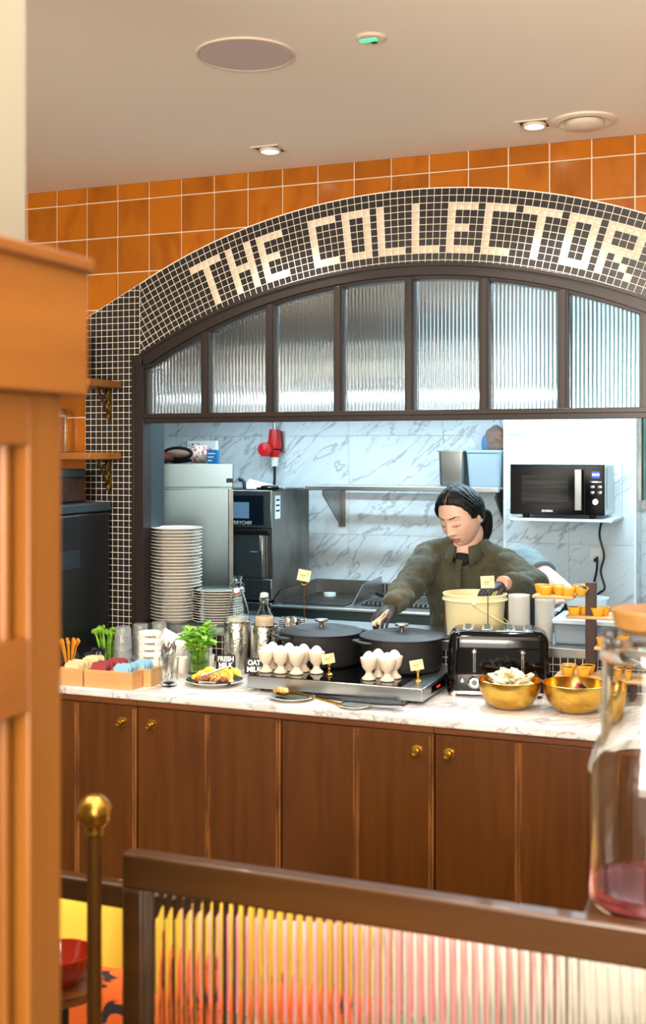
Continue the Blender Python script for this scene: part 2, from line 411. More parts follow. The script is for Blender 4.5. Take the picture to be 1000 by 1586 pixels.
b = MB(); b.box(-4.6, 3.0, -5.6, 3.4, -.06, 0); struct(b.build('floor', 'floor'))
b = MB(); b.box(-4.6, 3.0, -5.6, 0, CEIL, CEIL+.1); struct(b.build('ceiling', 'ceiling'))
b = MB(); b.box(-4.6, 3.0, WT, 3.4, 2.8, 2.9); struct(b.build('ceiling_kitchen', 'kitchen_white'))
b = MB(); b.box(-4.6, -4.5, -5.6, 0, 0, CEIL); struct(b.build('wall_left', 'cream_wall'))
b = MB(); b.box(2.9, 3.0, -5.6, 0, 0, CEIL); struct(b.build('wall_right', 'cream_wall'))

# the wall with the pass opening: mortar slab
b = MB()
b.box(-4.6, JL, .0, WT, 0, CEIL+.02); b.box(JR, 3.0, .0, WT, 0, CEIL+.02)
b.box(JL, JR, .0, WT, 0, SILL-.03)
n = 48; xs = [JL+(JR-JL)*i/n for i in range(n+1)]
b.strip([(x, arc_i(x)-.02) for x in xs], [(x, CEIL+.02) for x in xs], .0, WT)
wall_back = struct(b.build('wall_back', 'grout'))
# jamb lining (slate-blue paint)
b = MB()
b.box(JL-.002, JL+.004, .004, WT+.006, SILL, 2.1); b.box(JR-.004, JR+.002, .004, WT+.006, SILL, 2.1)
struct(b.build('trim_1', 'reveal'))

# glazed orange tiles, 150 mm, as relief on the wall
def clip(poly, nx, nz, d):
    """keep nx*x+nz*z <= d"""
    out = []
    for i in range(len(poly)):
        p, q = poly[i], poly[(i+1) % len(poly)]
        a = nx*p[0]+nz*p[1]-d; c = nx*q[0]+nz*q[1]-d
        if a <= 0: out.append(p)
        if (a < 0 < c) or (c < 0 < a):
            t = a/(a-c); out.append((p[0]+(q[0]-p[0])*t, p[1]+(q[1]-p[1])*t))
    return out
def tile(mb, poly, yf, yb, mi=0, ch=.0012):
    if len(poly) < 3: return
    A = sum(poly[i][0]*poly[(i+1) % len(poly)][1]-poly[(i+1) % len(poly)][0]*poly[i][1] for i in range(len(poly)))/2
    if abs(A) < 1.2e-5: return
    if A < 0: poly = poly[::-1]
    n = len(poly); cx = sum(p[0] for p in poly)/n; cz = sum(p[1] for p in poly)/n
    k = 1-ch*2/max(1e-4, sqrt(abs(A)))
    vs = [(cx+(p[0]-cx)*k, yf, cz+(p[1]-cz)*k) for p in poly]+[(p[0], yf+ch, p[1]) for p in poly]+[(p[0], yb, p[1]) for p in poly]
    fs = [tuple(range(n))]
    for i in range(n):
        j = (i+1) % n; fs.append((j, i, n+i, n+j)); fs.append((n+j, n+i, 2*n+i, 2*n+j))
    mb.add(vs, fs, mi)
ZREF = 2.793; XREF = -3.073; g = .0027
b = MB()
for i in range(-9, 27):
    x0 = XREF+.15*i+g; x1 = XREF+.15*(i+1)-g
    for k in range(-1, 13):
        z1 = ZREF-.15*k-g; z0 = z1-.15+2*g
        if k == -1: z1 = CEIL-.001
        if x0 > -2.75 and x1 < 2*CX+2.75 and z1 < (arc_o(max(FL_, min(FR_, (x0+x1)/2)))-.12): continue
        if z1 < .9: continue
        tile(b, [(x0, z0), (x1, z0), (x1, z1), (x0, z1)], -.006, .001, ch=.0018)
struct(b.build('trim_2', 'orange', sharp=12))

# mosaic: piers, arch and the strip below the sill
P = .0265; T = .0242
backing = MB()
xs = [-2.777+(2*(CX+2.777))*i/120 for i in range(121)]
def top_edge(x):
    d = abs(x-CX); 
    return OZ+sqrt(OR_**2-d*d) if d < 1.168 else (OZ+sqrt(OR_**2-1.168**2))-.506*(d-1.168)
def low_edge(x):
    return CT if abs(x-CX) > abs(FL_-CX)-.001 else arc_i(x)-.02
backing.strip([(x, arc_i(max(FL_, min(FR_, x)))-.03) for x in xs], [(x, top_edge(x)+.0025) for x in xs], -.008, .0)
for sgn in (1, -1):
    xa, xb = (-2.777, FL_+.01) if sgn == 1 else (2*CX-FL_-.01, 2*CX+2.777)
    backing.strip([(xa, 0), (xb, 0)], [(xa, top_edge(xa)+.0025 if sgn == 1 else top_edge(xa)), (xb, top_edge(xb) if sgn == 1 else top_edge(xb)+.0025)], -.0079, 0)
backing.box(-2.777, 2*CX+2.777, -.008, 0, 0, SILL-.03)
mos = struct(backing.build('trim_3', 'mosaic_grout'))
mosb = MB()
SEAM = 1.168
def z_of(d): return OZ+sqrt(OR_**2-d*d)
for sgn in (1, -1):
    for c in range(11):
        xa = -2.777+c*P+.0011; xb = xa+T
        if xa > -2.514: continue
        if xb > -2.516: xb = -2.516
        if sgn == -1: xa, xb = 2*CX-xb, 2*CX-xa
        for r in range(64):
            za = CT+.002+r*P; zb = za+T
            if za > 2.46: break
            poly = [(xa, za), (xb, za), (xb, zb), (xa, zb)]
            z0 = z_of(SEAM)
            # z <= z0 - .506*(|x-CX|-SEAM)
            if sgn == 1: poly = clip(poly, -.506, 1, z0+.506*SEAM-.506*CX)
            else: poly = clip(poly, .506, 1, z0+.506*SEAM+.506*CX)
            if len(poly) > 2: tile(mosb, poly, -.0092, -.007, ch=.0006)
for c in range(94):                                   # strip below the sill
    xa = -2.532+c*P+.0011
    for r in range(4):
        za = CT+.002+r*P; tile(mosb, [(xa, za), (xa+T, za), (xa+T, za+T), (xa, za+T)], -.0092, -.007, ch=.0006)
WORD = {'T': ['11111','00100','00100','00100','00100','00100','00100'], 'H': ['1001','1001','1001','1111','1001','1001','1001'],
 'E': ['1111','1000','1000','1110','1000','1000','1111'], 'C': ['1111','1000','1000','1000','1000','1000','1111'],
 'O': ['1111','1001','1001','1001','1001','1001','1111'], 'L': ['1000','1000','1000','1000','1000','1000','1111'],
 'R': ['11111','10001','10001','11111','10100','10010','10001']}
lit = set(); col = 0
for w, gap in (('THE', 4), ('COLLECTOR', 0)):
    for ch in w:
        g_ = WORD[ch]
        for r, row in enumerate(g_):
            for c, v in enumerate(row):
                if v == '1': lit.add((col+c, r+2))
        col += len(g_[0])+1
    col += gap-1
letb = MB(); DA = .01183
for c in range(-22, 87):
    a0 = -.3931+DA*(c-.5); a1 = a0+DA
    for r in range(13):
        R1 = OR_-.0022-r*.0267; R0 = R1-.0243
        gR = .00115/R1
        poly = [(CX+R0*sin(a0+gR), OZ+R0*cos(a0+gR)), (CX+R0*sin(a1-gR), OZ+R0*cos(a1-gR)), (CX+R1*sin(a1-gR), OZ+R1*cos(a1-gR)), (CX+R1*sin(a0+gR), OZ+R1*cos(a0+gR))]
        mid = ((a0+a1)/2)
        x = CX+R0*sin(mid)
        if abs(x-CX) > SEAM+.05: continue
        if OZ+R1*cos(mid) < arc_i(max(FL_, min(FR_, x)))-.02: continue
        poly = clip(poly, -1, 0, -(CX-SEAM+.001)); poly = clip(poly, 1, 0, CX+SEAM-.001)
        if len(poly) > 2: tile(letb if (c, r) in lit else mosb, poly, -.0092, -.007, ch=.0006)
o = mosb.build('dark_mosaic', 'mosaic_dark', mos, sharp=12)
o = letb.build('mosaic_lettering', 'mosaic_ivory', mos, sharp=60, label='ivory mosaic letters reading THE COLLECTOR')

# arched window over the pass
wf = MB(); n = 60
xs = [FL_+(FR_-FL_)*i/n for i in range(n+1)]
def gi(x):
    xx = max(-2.468, min(2*CX+2.468, x)); return arc_g(xx)
wf.strip([(x, gi(x)+.014) for x in xs], [(x, arc_i(x)) for x in xs], -.034, .03)
wf.strip([(x, gi(x)) for x in xs], [(x, gi(x)+.016) for x in xs], -.022, .035)
wf.strip([(x, arc_i(x)-.012) for x in xs], [(x, arc_i(x)+.003) for x in xs], -.04, .0)
for s_ in (1, -1):
    def mx_(a, c):
        return (a, c) if s_ == 1 else (2*CX-c, 2*CX-a)
    a, c = mx_(-2.532, -2.482); wf.box(a, c, -.034, .03, SILL, arc_i(-2.532)-.002)
    a, c = mx_(-2.486, -2.468); wf.box(a, c, -.022, .035, 1.868, 2.085)
    a, c = mx_(-2.535, -2.522); wf.box(a, c, -.04, 0, CT, arc_i(-2.532))
    a, c = mx_(-2.532, -2.497); wf.box(a, c, -.034, .004, CT, SILL)
    a, c = mx_(-2.537, -2.488); wf.box(a, c, -.041, .0, 2.100, 2.142)
win = struct(wf.build('window_1', 'frame', bevel=.0015))
tr = MB(); tr.box(-2.486, 2*CX+2.486, -.036, .03, 1.886, 1.904); tr.box(-2.486, 2*CX+2.486, -.026, .036, 1.866, 1.887)
tr.build('transom', 'frame', win, bevel=.0015)
pitch = .2863; MC = -1.3435
for k in range(-3, 4):
    x = MC+pitch*k; m_ = MB(); m_.box(x-.0185, x+.0185, -.026, .03, 1.9, arc_g(x)+.012); m_.box(x-.011, x+.011, -.032, .0, 1.9, arc_g(x)+.008)
    m_.build('mullion', 'frame', win, bevel=.0012)
def ribbed_pane(x0, x1, zlo, ztop, y, pitch_=.0148, amp=.0022, th=.004, name='pane', mat='rib_glass', parent=None):
    nr = max(2, int(round((x1-x0)/pitch_))); st = 10; N_ = nr*st
    vs = []; fs = []
    for i in range(N_+1):
        x = x0+(x1-x0)*i/N_; ph = (i % st)/st; a = abs(sin(pi*i/st))
        yy = y-amp*a; zt = ztop(x) if callable(ztop) else ztop
        vs += [(x, yy, zlo), (x, yy, zt), (x, y+th, zlo), (x, y+th, zt)]
    for i in range(N_):
        a = i*4; c = a+4
        fs += [(a, c, c+1, a+1), (c+2, a+2, a+3, c+3), (a+1, c+1, c+3, a+3), (c, a, a+2, c+2)]
    fs += [(0, 1, 3, 2), (N_*4, N_*4+2, N_*4+3, N_*4+1)]
    q = MB(); q.add(vs, fs); return q.build(name, mat, parent, sharp=50)
edges = [-2.472]+[MC+pitch*k for k in range(-3, 4)]+[2*CX+2.472]
for i in range(8):
    a = edges[i]+(.012 if i else 0); c = edges[i+1]-(.012 if i < 7 else 0)
    ribbed_pane(a, c, 1.897, lambda x: gi(x)+.008, .008, parent=win)

# sill shelf of the pass
b = MB(); b.box(JL+.004, JR-.004, -.012, .34, SILL-.028, SILL); b.box(JL+.004, JR-.004, -.014, -.008, SILL-.034, SILL)
tag(b.build('pass_shelf', 'steel', bevel=.002), 'long stainless steel shelf running through the bottom of the kitchen pass', 'shelf')

# ------------------------------------------------------------------ kitchen shell
KY = 2.5; SX0 = -1.506; SX1 = -.80; SY = 2.25
b = MB()
b.box(-4.6, SX0+.02, KY, KY+.1, 0, 2.85); b.box(SX0, SX1, SY, KY+.1, 0, 2.85); b.box(SX1-.02, 3.0, KY, KY+.1, 0, 2.85)
kw = struct(b.build('wall_kitchen', 'grout'))
kt = MB()
def wtile(x0, x1, z0, z1, y): kt.box(x0+.0012, x1-.0012, y-.006, y+.002, z0+.0012, z1-.0012)
zrow = [0, .07, .657, 1.244, 1.845, 2.43, 2.8]
xj = [-4.4, -3.87, -3.29]; 
for u in (405, 540.5, 686): xj.append(at_y(u, 700, KY).x)
xj = [xj[3]-.6*k for k in (2, 1)]+xj[3:]+[SX0]
for i in range(len(xj)-1):
    for k in range(len(zrow)-1): wtile(xj[i], xj[i+1], zrow[k], zrow[k+1], KY)
xs_ = [SX0, at_y(881, 700, SY).x, SX1]
for i in range(2):
    for k in range(len(zrow)-1): wtile(xs_[i], xs_[i+1], zrow[k], zrow[k+1], SY)
for i in range(5):
    for k in range(len(zrow)-1): wtile(SX1+.6*i, SX1+.6*(i+1), zrow[k], zrow[k+1], KY)
for k in range(len(zrow)-1):
    kt.box(SX1-.002, SX1+.006, SY+.001, KY, zrow[k]+.001, zrow[k+1]-.001); kt.box(SX0-.006, SX0+.002, SY+.001, KY, zrow[k]+.001, zrow[k+1]-.001)
kt.build('marble_tiles', 'wall_marble', kw)
q = MB(); q.box(SX0-.008, SX0+.006, SY-.01, SY+.008, 0, 2.8); q.box(SX1-.006, SX1+.008, SY-.01, SY+.008, 0, 2.8)
q.build('corner_bead', 'label_white', kw)
b = MB(); b.box(-4.2, -4.1, WT, KY, 0, 2.85); struct(b.build('wall_kitchen_left', 'kitchen_white'))
b = MB(); b.box(2.9, 3.0, WT, KY, 0, 2.85); struct(b.build('wall_kitchen_right', 'kitchen_white'))

# ================================================================== COUNTER
b = MB(); b.box(-3.9, .9, -.65, -.0105, .874, CT)
ctop = tag(b.build('marble_worktop', 'counter_marble', bevel=.007, seg=3), 'long white marble worktop with grey and tan veins over the brown cupboards', 'worktop')
YF = -.63
gaps = [-3.155, -2.155, -1.600+.0, -1.067, -.53, .47]
def door_panel(par, x0, x1, knob_x, knob_right):
    """door with a fluted strip down its middle"""
    d = MB(); d.box(x0+.002, x1-.002, YF, YF+.02, .05, .848); o = d.build('door', 'dark_wood', par, bevel=.0012)
    w = .008
    s1 = MB(); xm = (x0+x1)/2
    for cx_ in (xm,):
        s1.prism([(cx_-.011, .055), (cx_+.011, .055), (cx_+.011, .842), (cx_-.011, .842)], YF-.002, YF+.002)
        for q in (-1, 1): s1.tube([(cx_+q*.005, YF-.002, .058), (cx_+q*.005, YF-.002, .84)], .0042, 8)
    s1.build('centre_strip', 'strip_wood', o)
    s2 = MB(); xe = x1-.013 if knob_right else x0+.013
    for q in (-1, 1): s2.tube([(x1-.012+q*.005, YF-.001, .058), (x1-.012+q*.005, YF-.001, .84)], .0045, 8)
    s2.build('edge_strip', 'strip_wood', o)
    if knob_x is not None:
        k = MB(); T_ = mtx((knob_x, YF, .790), (pi/2, 0, 0))
        k.lathe([(.019, 0), (.019, .003), (.008, .004), (.007, .018), (.012, .021), (.0125, .03), (.010, .033), (.006, .033), (.006, .031), (0, .031)], n=24, T=T_)
        k.build('knob', 'gold', o)
units = [(-3.155, 'leftmost brown cupboard, partly behind the oak cabinet, under the tea boxes', [(-3.155, -2.655, None), (-2.655, -2.155, -2.217)]),
         (-2.155, 'brown cupboard in the middle, below the herb glass and the egg cups', [(-2.155, -1.6, -2.097), (-1.6, -1.067, -1.126)]),
         (-1.067, 'brown cupboard under the toaster and brass bowls, right of the middle', [(-1.067, -.53, -1.02), (-.53, 0, None)])]
for x0, lab, ds in units:
    x1 = ds[-1][1]
    t = thing('base_cupboard', lab, 'cupboard', (0, 0, 0), 0, 'brown cupboards below the worktop')
    c = MB(); c.box(x0+.001, x1-.001, YF+.02, -.02, .0, .85); c.box(x0+.001, x1-.001, YF+.0, YF+.02, .851, .874); c.box(x0+.001, x1-.001, YF-.008, YF, .858, .872)
    c.build('carcass', 'dark_wood_x', t)
    for a, e, kx in ds: door_panel(t, a, e, kx, kx is not None and kx > (a+e)/2)

# ================================================================== CEILING FITTINGS
def ring(mb, r0, r1, z, h, mi=0, n=48): mb.lathe([(r0, z), (r0, z-h), (r1, z-h), (r1, z)], n=n, mi=mi)
t = thing('ceiling_speaker', 'large round flush lilac-grey speaker grille in the ceiling', 'speaker', (-1.427, -1.272, CEIL))
b = MB(); b.lathe([(0, -.004), (.128, -.004), (.131, 0)], n=64); b.build('grille', 'speaker', t)
b = MB(); ring(b, .131, .139, 0, .005, n=64); b.build('rim', 'fixture', t)
t = thing('emergency_light', 'small round ceiling light showing a green glow', 'light', (-1.057, -1.269, CEIL))
b = MB(); b.lathe([(0, -.006), (.036, -.006), (.044, 0)], n=40); b.build('housing', 'fixture', t)
b = MB(); b.box(-.03, .016, -.008, .010, -.009, -.004); b.build('green_lens', 'green_led', t, bevel=.002, label='glowing green strip lens')
b = MB(); b.box(-.004, .010, .014, .024, -.010, -.004); b.build('sensor', 'black_plastic', t)
def downlight(x, y, lab):
    t = thing('square_downlight', lab, 'downlight', (x, y, CEIL), 0, 'square recessed ceiling spots'); t.scale = (1.25, 1.25, 1.25)
    b = MB()
    for a, c, d, e in ((-.045, .045, -.045, -.036), (-.045, .045, .036, .045), (-.045, -.036, -.036, .036), (.036, .045, -.036, .036)): b.box(a, c, d, e, -.003, 0)
    b.build('frame', 'fixture', t)
    b = MB(); b.box(-.036, .036, -.036, .036, -.0015, -.0005); b.build('recess', 'black_matt', t)
    b = MB(); b.lathe([(0, -.007), (.024, -.006), (.027, -.001)], n=28); b.build('lamp', 'led', t, label='lit round lamp')
    b = MB(); ring(b, .026, .032, 0, .009, n=28); b.build('lamp_ring', 'fixture', t)
    return t
downlight(-1.792, -.301, 'lit square recessed spot, the left of the two over the arch')
downlight(-.822, -.273, 'lit square recessed spot beside the round ceiling vent')
t = thing('ceiling_vent', 'round cream ceiling air valve with a raised centre disc', 'vent', (-.656, -.257, CEIL)); t.scale = (1.1, 1.1, 1.1)
b = MB(); b.lathe([(.098, 0), (.096, -.006), (.080, -.010), (.070, -.004), (.066, 0)], n=56); b.build('outer_ring', 'fixture', t)
b = MB(); b.lathe([(0, -.026), (.050, -.024), (.060, -.018), (.056, -.006), (.03, -.001)], n=56); b.build('centre_disc', 'fixture', t)

def spot(x, y, z, e, col, ang=100, blend=.6, r=.02, tgt=None):
    l = bpy.data.lights.new('spot_light', 'SPOT'); l.energy = e; l.color = col; l.spot_size = math.radians(ang); l.spot_blend = blend; l.shadow_soft_size = r
    o = bpy.data.objects.new('spot_light', l); COL.objects.link(o); o.location = (x, y, z)
    d = Vector(tgt)-Vector((x, y, z)) if tgt else Vector((0, 0, -1)); o.rotation_euler = d.to_track_quat('-Z', 'Y').to_euler(); return o
def area(x, y, z, sx, sy, e, col, tgt=None, name='area_light'):
    l = bpy.data.lights.new(name, 'AREA'); l.shape = 'RECTANGLE'; l.size = sx; l.size_y = sy; l.energy = e; l.color = col
    o = bpy.data.objects.new(name, l); COL.objects.link(o); o.location = (x, y, z)
    d = Vector(tgt)-Vector((x, y, z)) if tgt else Vector((0, 0, -1)); o.rotation_euler = d.to_track_quat('-Z', 'Y').to_euler(); return o
WARM = (1, .91, .79); NEUT = (1, .965, .92); COOL = (.63, .86, 1)
for x in (-1.792, -.822, .15):
    spot(x, -.30, CEIL-.015, 60, NEUT, 96, .5, .022, (x, -.36, .9))
for x in (-2.2, -.9, .6):
    spot(x, -1.9, CEIL-.015, 38, WARM, 120, .8, .04)  # unseen ceiling spots added for general warm light
area(-1.2, -3.0, CEIL-.02, 2.4, 2.0, 70, WARM)  # unseen overhead fill added for warm ambience
area(-.8, -4.7, 2.0, 2.4, 1.2, 250, (1, .94, .84), (-1.0, -1.6, 2.86))  # unseen uplight added only to brighten the ceiling
area(-1.0, -5.2, 1.7, 3.4, 1.4, 115, (1, .91, .79), (-1.2, -.8, 2.4))  # unseen fill added behind the camera, tilted slightly up
for x in (-2.7, -1.9, -1.05): spot(x, -2.9, CEIL-.015, 13, WARM, 90, .7, .05, (x, -2.0, .6))  # unseen spots added to lift the cushions behind the screen
# kitchen lamps
def strip(x0, x1, y, z, e, col=COOL):
    t = thing('strip_light', 'white fluorescent batten on the kitchen ceiling', 'light', ((x0+x1)/2, y, z), 0, 'kitchen ceiling battens')
    w = (x1-x0)/2; b = MB(); b.box(-w, w, -.03, .03, .0, .04); b.build('housing', 'white_plastic', t)
    b = MB(); b.box(-w+.01, w-.01, -.022, .022, -.02, .0); b.build('diffuser', 'strip_led', t)
    area((x0+x1)/2, y, z-.03, x1-x0, .045, e, col)
    return t
strip(-3.3, -1.60, 1.93, 2.068, 17)['label'] = 'white fluorescent batten under the extractor hood over the range'
strip(-1.4, -.2, 1.55, 2.72, 46)['label'] = 'white fluorescent batten on the kitchen ceiling over the right side'
strip(-2.6, -.8, .75, 2.72, 40)['label'] = 'white fluorescent batten on the kitchen ceiling nearest the pass'

w = bpy.data.worlds.new('world'); SC.world = w; w.use_nodes = True
w.node_tree.nodes['Background'].inputs[0].default_value = (1, .88, .76, 1); w.node_tree.nodes['Background'].inputs[1].default_value = .8

# ================================================================== SHELVES, COFFEE MACHINE
def wall_shelf(z, lab):
    t = thing('wall_shelf', lab, 'shelf', (0, 0, z), 0, 'oak wall shelves at the left')
    b = MB(); b.box(-3.85, -2.598, -.25, -.012, -.028, 0); b.build('board', 'shelf_wood', t, bevel=.003)
    k = MB(); x = -2.655
    k.box(x-.008, x+.008, -.018, -.011, -.15, -.028); k.box(x-.008, x+.008, -.12, -.011, -.034, -.028)
    k.tube([(x, -.016, -.14), (x, -.05, -.11), (x, -.075, -.07), (x, -.105, -.034)], .006, 8)
    k.tube([(x, -.03, -.034), (x, -.05, -.055), (x, -.04, -.08), (x, -.016, -.09)], .004, 8)
    for q in ((x, -.022, -.145), (x, -.022, -.04), (x, -.022, -.085)): k.lathe([(0, .012), (.010, .009), (.013, 0), (.010, -.010), (0, -.013)], q, 8)
    k.build('bracket', 'aged_brass', t)
    return t
wall_shelf(2.040, 'upper oak wall shelf on an ornate brass bracket')
wall_shelf(1.745, 'lower oak wall shelf on an ornate brass bracket, over the coffee machine')
# jar of red preserve on the upper shelf
t = thing('preserve_jar', 'tall glass jar of dark red preserve on the upper wall shelf', 'jar', (-2.765, -.11, 2.040))
b = MB(); b.lathe([(0, 0), (.046, 0), (.052, .008), (.052, .19), (.040, .215), (.034, .222), (.034, .238)], n=32); b.build('glass', 'glass_thin', t)
b = MB(); b.lathe([(0, .004), (.048, .004), (.049, .185), (.036, .20), (0, .20)], n=28); b.build('red_preserve', M('dark_red_preserve', (150, 30, 14), .25, var=(60, (80, 12, 8), .4, .6), bump=(40, .4, .004)), t)
b = MB(); b.lathe([(0, .262), (.030, .260), (.036, .254), (.036, .236)], n=28); b.tube([(.036, 0, .24), (.05, 0, .235), (.044, 0, .205)], .0018, 6); b.build('lid', 'glass_thin', t)
# ribbed glass canister on the lower shelf
def canister(x, lab, g):
    t = thing('glass_canister', lab, 'canister', (x, -.11, 1.745), 0, g)
    prof = [(0, .002), (.034, .002), (.038, .01), (.038, .15), (.030, .18), (.0, .186)]
    vs = []; fs = []; n = 60
    for r, z in prof:
        for k in range(n):
            a = 2*pi*k/n; rr = r*(1+.05*cos(a*12)); vs.append((rr*cos(a), rr*sin(a), z))
    for i in range(len(prof)-1):
        for k in range(n): fs.append((i*n+k, i*n+(k+1) % n, (i+1)*n+(k+1) % n, (i+1)*n+k))
    b = MB(); b.add(vs, fs); b.build('ribbed_body', 'glass_thin', t, sharp=80)
    b = MB(); b.tube([(.028*cos(a), .028*sin(a), .16) for a in [i*pi/8 for i in range(16)]], .002, 6, closed=True); b.build('wire_band', 'steel', t)
canister(-2.845, 'fluted clear glass canister on the lower wall shelf', 'glass canisters on the lower shelf')
canister(-2.94, 'fluted clear glass canister on the lower shelf nearest the oak cabinet', 'glass canisters on the lower shelf')

t = thing('coffee_machine', 'big black coffee machine with a bean hopper, at the left end of the worktop', 'coffee machine', (-2.85, -.27, CT))
b = MB(); b.box(-.21, .21, -.24, .235, .02, .60); b.build('body', 'machine', t, bevel=.012)
b = MB(); b.box(-.212, .214, -.242, .237, .60, .637); b.build('top_band', 'machine_blue', t, bevel=.006)
b = MB()
for i in range(9): b.box(.210, .2125, -.13, .01, .385+i*.008, .3885+i*.008)
b.build('vent_slots', 'machine_blue', t)
b = MB(); b.lathe([(0, 0), (.001, 0)], n=4)
b = MB()
for x in (-.17, .17):
    for y in (-.2, .2): b.cyl((x, y, 0), .02, .022)
b.build('feet', 'black_plastic', t)
h = MB(); h.box(-.04, .150, -.10, .14, .638, .742); h.build('bean_hopper', 'beans', t, bevel=.01, label='hopper full of brown coffee beans')
h = MB(); h.box(-.043, .153, -.103, .143, .740, .775); h.build('hopper_lid', 'machine_blue', t, bevel=.005)

# ================================================================== TEA BOXES
BH = .062
def tea_box(x0, x1, y0, y1, lab, div=None):
    t = thing('tea_box', lab, 'box', (x0, y0, CT), 0, 'bamboo tea boxes'); w = x1-x0; d = y1-y0; th = .006
    b = MB(); b.box(0, w, 0, th, 0, BH); b.build('front_panel', 'bamboo', t, bevel=.0006)
    b = MB(); b.box(0, w, d-th, d, 0, BH); b.build('back_panel', 'bamboo', t)
    for k, x in enumerate((0, w-th)):
        b = MB(); b.box(x, x+th, th, d-th, 0, BH); b.build('side_panel', 'bamboo_y', t)
    b = MB(); b.box(th, w-th, th, d-th, 0, .005); b.build('base', 'bamboo', t)
    if div:
        b = MB(); b.box(div-x0-.002, div-x0+.002, th, d-th, .005, BH-.002); b.build('divider', 'bamboo', t)
    return t
def sachets(x0, x1, y0, y1, mat, lab, n, lean=.35):
    w = (x1-x0)-.006
    first = None
    for i in range(n):
        y = y0+.006+(y1-y0-.012)*(i+.5)/n
        if first is None:
            b = MB(); T_ = mtx()
            hw = .030
            vs = [(-hw, -.0013, .0), (hw, -.0013, .0), (hw, -.0013, .060), (hw*.8, -.0011, .068), (-hw*.8, -.0011, .068), (-hw, -.0013, .060)]
            b.add(vs+[(p[0], .0013, p[2]) for p in vs], [(0, 1, 2, 3, 4, 5), (11, 10, 9, 8, 7, 6)]+[((j+1) % 6, j, 6+j, 6+(j+1) % 6) for j in range(6)])
            o = b.build('tea_sachet', mat); first = o
        else:
            o = first.copy(); COL.objects.link(o)
        o.location = ((x0+x1)/2+random.uniform(-.0025, .0025), y, CT+.014+random.uniform(-.003, .006)); o.rotation_euler = (random.uniform(-.10, .14)-.05, random.uniform(-.05, .05), random.uniform(-.10, .10))
        tag(o, lab, 'tea bag', lab.split(' in ')[0]+'s'+' in '+lab.split(' in ')[1])
XB = -2.177; Y0 = -.632; Y1 = -.560; Y2 = -.552; Y3 = -.478
tea_box(-2.376, XB, Y0, Y1, 'front bamboo box with red and blue tea envelopes, nearest the worktop edge', -2.276)
tea_box(-2.478, -2.380, Y0-.003, Y1-.003, 'front bamboo box with cream tea envelopes, beside the oak cabinet')
tea_box(-2.376+.012, XB+.03, Y2, Y3, 'rear bamboo box with red and blue tea envelopes, beside the glass of spoons', -2.262)
tea_box(-2.466, -2.368, Y2, Y3, 'rear bamboo box with cream tea envelopes')
for x0, x1, m_, c in ((-2.474, -2.384, 'tea_cream', 'cream'), (-2.372, -2.278, 'tea_red', 'dusky red'), (-2.274, -2.181, 'tea_blue', 'pale blue')):
    sachets(x0, x1, Y0, Y1, m_, c+' paper tea envelope in the front row of bamboo boxes', 10)
for x0, x1, m_, c in ((-2.462, -2.372, 'tea_cream', 'cream'), (-2.360, -2.264, 'tea_red', 'dusky red'), (-2.260, -2.153, 'tea_blue', 'pale blue')):
    sachets(x0, x1, Y2, Y3, m_, c+' paper tea envelope in the rear row of bamboo boxes', 10)

# ================================================================== GLASSES & JARS AT LEFT
def glass_prof(r0, r1, h, th=.0022, base=.007):
    return [(0, 0), (r0*.9, 0), (r0, .003), (r1, h), (r1-th*.5, h+.0008), (r1-th, h), (r0-th, base), (0, base)]
def bowl_glass(name, lab, cat, x, y, r, h):
    t = thing(name, lab, cat, (x, y, CT)); b = MB(); b.lathe(glass_prof(r*.8, r, h), n=32); b.build('glass', 'glass_thin', t); return t
p = at_z(108, 1010, CT)
J1 = Vector((-2.580, -.42, CT)); J2 = Vector((-2.530, -.325, CT))
bowl_glass('glass_pot', 'low glass pot holding amber wooden stirrers, left end of the worktop', 'pot', J1.x, J1.y, .036, .072)
bowl_glass('glass_pot', 'low glass pot of black packets beside the celery', 'pot', J2.x, J2.y, .042, .058)
for i in range(9):
    a = i*2*pi/9+.3; q = Vector((cos(a), sin(a), 0))
    b = MB(); w_ = .0045
    b.tube([(q.x*.008, q.y*.008, .012), (q.x*.026, q.y*.026, .100), (q.x*.034, q.y*.034, .116)], [(.004, .0012), (.005, .0013), (.008, .0016)], 8)
    b.ball((q.x*.035, q.y*.035, .120), (.009, .003, .008), 10, 6)
    o = b.build('wooden_stirrer', 'stir_wood'); o.location = J1; tag(o, 'amber wooden stirrer standing in the low glass pot', 'stirrer', 'amber stirrers in the glass pot')
for i in range(7):
    a = i*2*pi/7; b = MB(); b.box(-.016, .016, -.002, .002, 0, .055)
    o = b.build('black_sachet', 'black_packet', bevel=.001)
    tag(o, 'black paper sachet standing in the glass pot', 'sachet', 'black sachets in the glass pot')
    o.location = J2+Vector((.014*cos(a), .014*sin(a), .03)); o.rotation_euler = (.35*sin(a), .45*cos(a), a)
    q = MB(); q.box(-.011, .011, -.0026, -.0021, .028, .034); q.box(-.011, .004, -.0026, -.0021, .038, .041); q.build('print', 'chalk', o)
